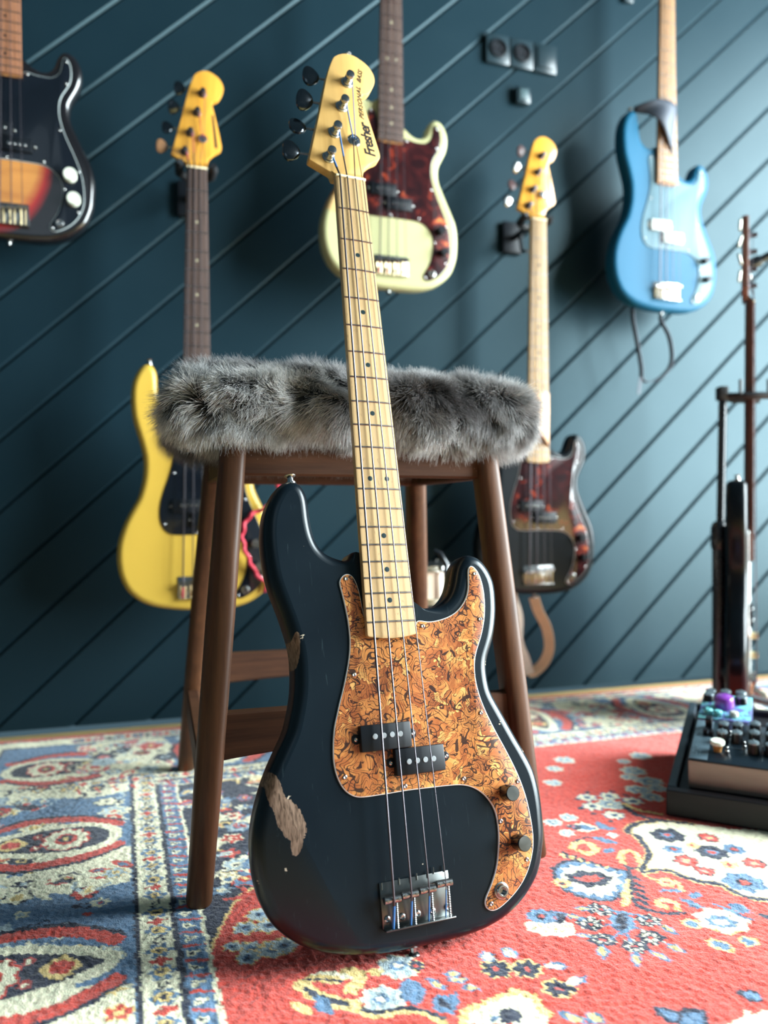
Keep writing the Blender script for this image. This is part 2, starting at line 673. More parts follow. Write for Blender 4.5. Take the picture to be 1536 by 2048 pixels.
def wall_piece(name, t0, t1, z0, z1, par, s0=WIN_S, s1=WIN_S + .14, mat=PLASTER):
    pts = [room(s0, t0) - room(0, 0), room(s1, t0) - room(0, 0), room(s1, t1) - room(0, 0), room(s0, t1) - room(0, 0)]
    return quad_prism(name, pts, z0, z1, mat, par)


ta, tb = WIN_T - WIN_W / 2, WIN_T + WIN_W / 2
za, zb = WIN_Z - WIN_H / 2, WIN_Z + WIN_H / 2
wall_piece('panel', 0, ta, -.012, 2.90, wr)
wall_piece('panel', tb, 4.2, -.012, 2.90, wr)
wall_piece('panel', ta, tb, -.012, za, wr)
wall_piece('panel', ta, tb, zb, 2.90, wr)
win = empty('window_1', room(0, 0), kind='structure')
WHITEWOOD = plain('white window paint', (0.6, 0.62, 0.6), 0.4)
for (u0, u1, v0, v1) in ((ta, tb, za, za + .05), (ta, tb, zb - .05, zb), (ta, ta + .05, za + .05, zb - .05), (tb - .05, tb, za + .05, zb - .05),
                         (WIN_T - .02, WIN_T + .02, za + .05, zb - .05)):
    wall_piece('frame_bar', u0, u1, v0, v1, win, WIN_S + .04, WIN_S + .09, WHITEWOOD)

# ---------------------------------------------------------------- rug
RS0, RS1, RT0, RT1, CELL = -0.93, 1.28, 0.075, 1.46, 0.0025
ns, nt_ = int((RS1 - RS0) / CELL), int((RT1 - RT0) / CELL)
gs = RS0 + np.arange(ns) * CELL
gt = RT0 + np.arange(nt_) * CELL
S_, T_ = np.meshgrid(gs, gt)


def vnoise2(x, y, seed=0):
    xi, yi = np.floor(x).astype(np.int64), np.floor(y).astype(np.int64)
    fx, fy = x - xi, y - yi
    fx, fy = fx * fx * (3 - 2 * fx), fy * fy * (3 - 2 * fy)

    def h(a, b):
        n = (a * 374761393 + b * 668265263 + seed * 1442695041) & 0x7fffffff
        n = ((n ^ (n >> 13)) * 1274126177) & 0x7fffffff
        return ((n ^ (n >> 16)) & 0xffff) / 65535.0
    return (h(xi, yi) * (1 - fx) + h(xi + 1, yi) * fx) * (1 - fy) + (h(xi, yi + 1) * (1 - fx) + h(xi + 1, yi + 1) * fx) * fy


jit = rng.random(S_.shape) - .5
Sw = S_ + 0.0042 * (vnoise2(S_ * 170, T_ * 170, 1) - .5) + 0.0014 * jit
Tw = T_ + 0.0042 * (vnoise2(S_ * 170, T_ * 170, 2) - .5) + 0.0014 * (rng.random(S_.shape) - .5)
RED, CRM, BLU, NVY, YEL, LBL, PNK, DRD = range(8)
PAL = np.array([(0.64, 0.060, 0.036), (0.95, 0.87, 0.60), (0.11, 0.21, 0.34), (0.012, 0.018, 0.042), (0.84, 0.60, 0.22),
                (0.46, 0.56, 0.58), (0.78, 0.22, 0.20), (0.45, 0.05, 0.04)])
CAN = np.full(S_.shape, RED, np.int8)


def sub(s0, s1, t0, t1):
    i0, i1 = max(0, int((t0 - RT0) / CELL) - 3), min(nt_, int((t1 - RT0) / CELL) + 4)
    j0, j1 = max(0, int((s0 - RS0) / CELL) - 3), min(ns, int((s1 - RS0) / CELL) + 4)
    if i1 <= i0 or j1 <= j0:
        return None
    return slice(i0, i1), slice(j0, j1)


def ell(s, t, a, b, col, rot=0.0, inner=0.0, scal=0, amp=0.15, ph=0.0):
    r = max(a, b) * 1.3
    w = sub(s - r, s + r, t - r, t + r)
    if w is None:
        return
    ds, dt = Sw[w] - s, Tw[w] - t
    c, q = math.cos(rot), math.sin(rot)
    x, y = (ds * c + dt * q) / a, (-ds * q + dt * c) / b
    d = np.hypot(x, y)
    if scal:
        d = d / (1 + amp * np.cos(scal * np.arctan2(y, x) + ph))
    CAN[w][(d < 1) & (d >= inner)] = col


def leaf(s, t, a, b, col, rot=0.0):
    """pointed oval"""
    r = max(a, b) * 1.2
    w = sub(s - r, s + r, t - r, t + r)
    if w is None:
        return
    ds, dt = Sw[w] - s, Tw[w] - t
    c, q = math.cos(rot), math.sin(rot)
    x, y = (ds * c + dt * q) / a, (-ds * q + dt * c) / b
    CAN[w][(np.abs(y) < (1 - x * x)) & (np.abs(x) < 1)] = col


def band(coord, c0, c1, col, lo=-9, hi=9, where=None):
    X, Y = (Sw, Tw) if coord == 's' else (Tw, Sw)
    m = (X >= c0) & (X < c1) & (Y > lo) & (Y < hi)
    if where is not None:
        m &= where
    CAN[m] = col


def stroke(pts, wd, col):
    P = np.array(pts)
    for a, b in zip(P[:-1], P[1:]):
        w = sub(min(a[0], b[0]) - wd, max(a[0], b[0]) + wd, min(a[1], b[1]) - wd, max(a[1], b[1]) + wd)
        if w is None:
            continue
        d = b - a
        L2 = d @ d + 1e-12
        u = np.clip(((Sw[w] - a[0]) * d[0] + (Tw[w] - a[1]) * d[1]) / L2, 0, 1)
        dist = np.hypot(Sw[w] - a[0] - u * d[0], Tw[w] - a[1] - u * d[1])
        CAN[w][dist < wd] = col


def curve(pts, wd, col):
    stroke(catmull(pts, 0.006, False), wd, col)


def polyfill(pts, col):
    P = np.array(pts)
    w = sub(P[:, 0].min(), P[:, 0].max(), P[:, 1].min(), P[:, 1].max())
    if w is None:
        return
    x, y = Sw[w], Tw[w]
    ins = np.zeros(x.shape, bool)
    for a, b in zip(P, np.roll(P, -1, 0)):
        c = (a[1] > y) != (b[1] > y)
        with np.errstate(divide='ignore', invalid='ignore'):
            xx = (b[0] - a[0]) * (y - a[1]) / (b[1] - a[1] + 1e-12) + a[0]
        ins ^= c & (x < xx)
    CAN[w][ins] = col


def flower(s, t, r, petals=8, c_out=NVY, c_pet=CRM, c_ring=NVY, c_mid=RED, rot=0.0, sq=1.0):
    ell(s, t, r * 1.18, r * 1.18 * sq, c_out, rot, 0, petals, .10)
    ell(s, t, r, r * sq, c_pet, rot, 0, petals, .20)
    ell(s, t, r * .48, r * .48 * sq, c_ring, rot)
    ell(s, t, r * .26, r * .26 * sq, c_mid, rot)


def sprig(s, t, r, rot, c0=BLU, c1=YEL):
    leaf(s, t, r, r * .42, c0, rot)
    leaf(s, t, r * .6, r * .2, c1, rot)


def scatter(n, s0, s1, t0, t1, rmin, rmax, pal, seed, test=None):
    q = np.random.default_rng(seed)
    for _ in range(n):
        s, t_ = q.uniform(s0, s1), q.uniform(t0, t1)
        if test and not test(s, t_):
            continue
        r = q.uniform(rmin, rmax)
        k = q.integers(0, 5)
        a, b = q.choice(pal, 2)
        if k < 2:
            flower(s, t_, r, int(q.integers(5, 9)), NVY if k else int(b), int(a), int(b), int(q.choice([RED, YEL, NVY])), q.uniform(0, 3))
        elif k == 2:
            sprig(s, t_, r * 1.3, q.uniform(0, 3.1), int(a), int(b))
        elif k == 3:
            a0 = q.uniform(0, 6)
            curve([(s + r * 1.6 * math.cos(a0 + j * .7) * (1 - j * .12), t_ + r * 1.6 * math.sin(a0 + j * .7) * (1 - j * .12)) for j in range(5)], .0030, int(a))
        else:
            ell(s, t_, r * .8, r * .55, int(a), q.uniform(0, 3), 0, 5, .3)
            ell(s, t_, r * .35, r * .3, int(b))


# border bands: e is the distance from the outer edge
E_ = np.minimum(Sw - RS0, Tw - RT0)
onleft = (Sw - RS0) < (Tw - RT0)
BW = 0.385


def eband(e0, e1, col):
    CAN[(E_ >= e0) & (E_ < e1)] = col


eband(0.0, 0.020, RED)
eband(0.020, 0.024, NVY)
eband(0.024, 0.066, CRM)
eband(0.066, 0.071, NVY)
eband(0.071, 0.310, BLU)
eband(0.310, 0.316, NVY)
eband(0.316, 0.322, CRM)
eband(0.322, 0.352, CRM)
eband(0.352, 0.359, NVY)
eband(0.359, 0.385, BLU)
eband(0.385, 0.390, CRM)


def bpt(side, q, e):
    """point of the border: side 0 runs down the left edge (q along t), side 1 along the wall (q along s)"""
    return (RS0 + e, q) if side == 0 else (q, RT0 + e)


for side, q0, q1 in ((0, 0.30, 1.5), (1, -0.72, 1.35)):
    rot = R(90) if side == 0 else 0.0
    q = q0
    i = 0
    while q < q1:                                   # outer guard zigzag flowers
        s, t_ = bpt(side, q, .045)
        flower(s, t_, .013, 6, (RED, BLU, NVY)[i % 3], (BLU, PNK, LBL)[i % 3], NVY, (YEL, CRM, RED)[i % 3])
        s, t_ = bpt(side, q + .020, .045)
        ell(s, t_, .006, .012, (RED, NVY)[i % 2], rot)
        q += .040
        i += 1
    q = q0
    i = 0
    while q < q1:                                   # inner guard: blue rosettes on cream
        s, t_ = bpt(side, q, .336)
        ell(s, t_, .0125, .0125, BLU, 0, 0, 6, .22)
        ell(s, t_, .008, .008, YEL)
        ell(s, t_, .004, .004, NVY)
        s, t_ = bpt(side, q + .022, .336)
        sprig(s, t_, .012, rot + .4, NVY, CRM) if i % 2 else ell(s, t_, .007, .010, RED, rot, 0, 4, .3)
        q += .044
        i += 1
    q = q0
    while q < q1:                                   # white triangles and red dashes on the blue stripe
        a, b, c = bpt(side, q - .008, .364), bpt(side, q + .008, .364), bpt(side, q, .380)
        polyfill([a, b, c], CRM)
        polyfill([bpt(side, q - .003, .367), bpt(side, q + .003, .367), bpt(side, q, .373)], NVY)
        stroke([bpt(side, q + .013, .362), bpt(side, q + .019, .384)], .0022, RED)
        q += .030
    # main border: alternating cream panels and navy cartouches
    q = q0 - .02
    i = 0
    while q < q1:
        cx = lambda dq, e: bpt(side, q + dq, e)
        polyfill([cx(.075, .073), cx(.19, .073), cx(.205, .15), cx(.19, .20), cx(.205, .25), cx(.19, .308), cx(.075, .308), cx(.06, .25), cx(.075, .19), cx(.06, .13)], CRM)
        q += .353
        i += 1
    lo, hi = (q0, q1)
    if side == 0:
        scatter(240, RS0 + .08, RS0 + .30, lo, hi, .010, .019, [RED, CRM, NVY, BLU, YEL, LBL], 11)
    else:
        scatter(460, lo, hi, RT0 + .08, RT0 + .30, .010, .021, [RED, CRM, NVY, PNK, CRM, LBL], 12)
    q = {0: .300, 1: -.44}[side]
    i = 0
    while q < q1:
        P = lambda dq, e: bpt(side, q + dq, e)
        sgn = 1 if i % 2 == 0 else -1
        ce = .19
        # red flame arcs round the cartouche
        for g in (-1, 1):
            curve([P(g * .050, ce - .095), P(g * .082, ce - .03), P(g * .074, ce + .05), P(g * .040, ce + .10)], .0110, RED)
            curve([P(g * .060, ce - .090), P(g * .096, ce - .03), P(g * .088, ce + .05), P(g * .050, ce + .11)], .0035, NVY)
        pts = [P(math.sin(a) * (.050 - .020 * math.cos(a) * sgn), ce + .098 * math.cos(a)) for a in np.linspace(0, 2 * math.pi, 40)]
        polyfill(pts, NVY)
        curve(pts, .0085, CRM)
        s, t_ = P(0, ce - .028 * sgn)
        ell(s, t_, .040, .034, RED, rot, 0, 10, .06)
        ell(s, t_, .036, .030, CRM, rot, 0, 10, .10)
        ell(s, t_, .020, .016, RED, rot)
        ell(s, t_, .014, .010, NVY, rot)
        ell(s, t_, .007, .005, YEL, rot)
        s, t_ = P(0, ce + .045 * sgn)
        leaf(s, t_, .024, .020, YEL, rot if side else rot)
        leaf(s, t_, .015, .013, RED, rot)
        for g in (-1, 1):
            s, t_ = P(g * .022, ce + .012 * sgn)
            ell(s, t_, .009, .007, DRD, rot)
            ell(s, t_, .004, .003, CRM, rot)
        q += .353
        i += 1

# spandrel: dense flowers on navy in the corner of the field
inx, iny = RS0 + BW + .005, RT0 + BW + .005
DX, DY = Sw - inx, Tw - iny
reach = (np.clip(DX, 0, None) / .66) ** .8 + (np.clip(DY, 0, None) / .53) ** .8
reach = reach + .05 * np.sin(np.arctan2(DY, DX) * 14)
field = (DX > 0) & (DY > 0)
CAN[field & (reach < 1.05)] = YEL
CAN[field & (reach < 1.035)] = NVY
CAN[field & (reach < .62)] = BLU
CAN[field & (reach < .60)] = NVY


def in_sp(s, t_):
    dx, dy = s - inx, t_ - iny
    return dx > .01 and dy > .01 and (dx / .66) ** .8 + (dy / .53) ** .8 < .97


scatter(520, inx, inx + .66, iny, iny + .53, .010, .020, [RED, CRM, BLU, YEL, BLU, LBL, CRM], 21, in_sp)

BODY = [[-28.3, 506.0], [-40.4, 516.7], [-54.0, 513.1], [-63.1, 509.9], [-73.1, 502.6], [-79.9, 489.1], [-83.6, 468.2], [-84.9, 442.6], [-88.0, 431.8], [-93.4, 422.8], [-100.8, 418.4], [-110.0, 420.1], [-118.6, 424.1], [-124.9, 433.0], [-133.4, 448.4], [-137.9, 463.5], [-139.9, 478.4], [-140.4, 496.1], [-138.8, 519.6], [-135.5, 539.9], [-129.4, 560.2], [-123.2, 579.1], [-118.5, 596.3], [-114.4, 613.4], [-113.2, 628.9], [-113.7, 648.2], [-115.5, 664.4], [-118.7, 679.3], [-122.3, 691.2], [-125.8, 702.7], [-133.6, 716.3], [-142.8, 732.1], [-150.4, 746.5], [-158.1, 764.5], [-164.5, 783.6], [-168.3, 800.2], [-169.9, 818.2], [-169.3, 838.7], [-166.4, 857.0], [-162.3, 871.1], [-156.3, 884.2], [-149.0, 896.4], [-140.2, 905.5], [-125.4, 917.4], [-107.7, 926.4], [-88.6, 932.7], [-65.0, 936.9], [-35.8, 940.7], [-5.8, 942.1], [25.4, 942.5], [57.5, 942.0], [88.2, 939.0], [117.6, 930.7], [139.7, 918.6], [156.6, 904.2], [168.0, 889.7], [177.5, 865.3], [180.5, 853.5], [181.7, 839.5], [182.6, 819.9], [181.6, 798.4], [177.3, 775.9], [168.0, 754.9], [157.8, 735.4], [149.2, 717.9], [140.5, 700.4], [133.8, 686.8], [130.2, 677.6], [129.1, 657.6], [130.3, 645.5], [136.6, 632.4], [143.2, 619.1], [148.7, 602.8], [153.1, 583.5], [154.9, 565.2], [154.9, 548.2], [150.4, 533.7], [142.4, 520.7], [132.2, 512.6], [121.2, 510.4], [114.2, 511.5], [110.3, 516.2], [102.4, 527.6], [98.3, 541.9], [92.6, 555.8], [83.5, 566.7], [69.4, 574.3], [52.9, 575.3], [42.1, 571.6]]
GUARD = [[-47.5, 532.5], [-54.0, 536.1], [-57.5, 542.5], [-56.0, 550.5], [-53.4, 564.9], [-51.0, 582.2], [-50.0, 596.4], [-50.2, 613.3], [-52.8, 629.8], [-57.2, 646.1], [-62.2, 662.1], [-67.9, 677.8], [-73.6, 695.1], [-76.7, 705.5], [-79.5, 725.1], [-79.9, 741.5], [-77.1, 756.4], [-71.0, 769.2], [-62.6, 776.8], [-52.0, 780.5], [-26.1, 780.8], [4.4, 780.2], [31.6, 780.7], [61.5, 781.6], [77.5, 783.6], [91.3, 789.2], [102.5, 798.4], [110.3, 809.7], [113.8, 822.1], [113.9, 841.0], [110.4, 860.7], [104.8, 878.2], [95.2, 894.8], [87.7, 904.9], [85.6, 912.6], [89.9, 918.5], [97.7, 920.4], [110.6, 916.1], [128.9, 905.2], [143.7, 891.1], [153.9, 874.1], [159.6, 856.0], [160.3, 833.7], [157.1, 805.3], [149.3, 777.7], [137.3, 749.7], [123.7, 721.2], [113.3, 694.7], [108.5, 674.0], [107.5, 658.2], [109.6, 642.4], [114.5, 629.5], [121.8, 615.1], [127.9, 599.1], [131.8, 582.9], [133.3, 566.4], [132.9, 552.5], [130.0, 538.4], [124.8, 529.1], [119.8, 525.5], [116.0, 526.8], [113.6, 536.6], [112.4, 549.1], [109.8, 560.0], [103.7, 570.9], [93.1, 581.4], [81.6, 587.7], [67.5, 591.7], [52.5, 593.3], [36.5, 591.3]]
HEAD = [[-15.4, -15.2], [-52.7, -26.4], [-32.7, -103.7], [-17.7, -164.8], [-6.4, -198.3], [0.2, -207.2], [10.4, -213.4], [22.4, -215.3], [34.1, -211.9], [47.4, -203.4], [55.3, -191.1], [56.9, -180.5], [53.1, -168.4], [44.8, -155.2], [33.3, -147.9], [37.4, -127.4], [43.8, -101.0], [50.0, -72.7], [53.1, -54.4], [49.4, -46.3], [38.0, -38.7], [27.3, -28.2], [24.6, -19.4]]
SCREWS = [[-68.5, 757.0], [1.6, 775.1], [76.0, 775.8], [147.7, 787.3], [118.1, 827.8], [146.8, 873.7], [93.6, 912.1], [108.5, 704.8], [-48.9, 539.3], [-48.6, 648.9], [43.3, 598.4], [122.5, 536.9], [122.2, 593.4]]
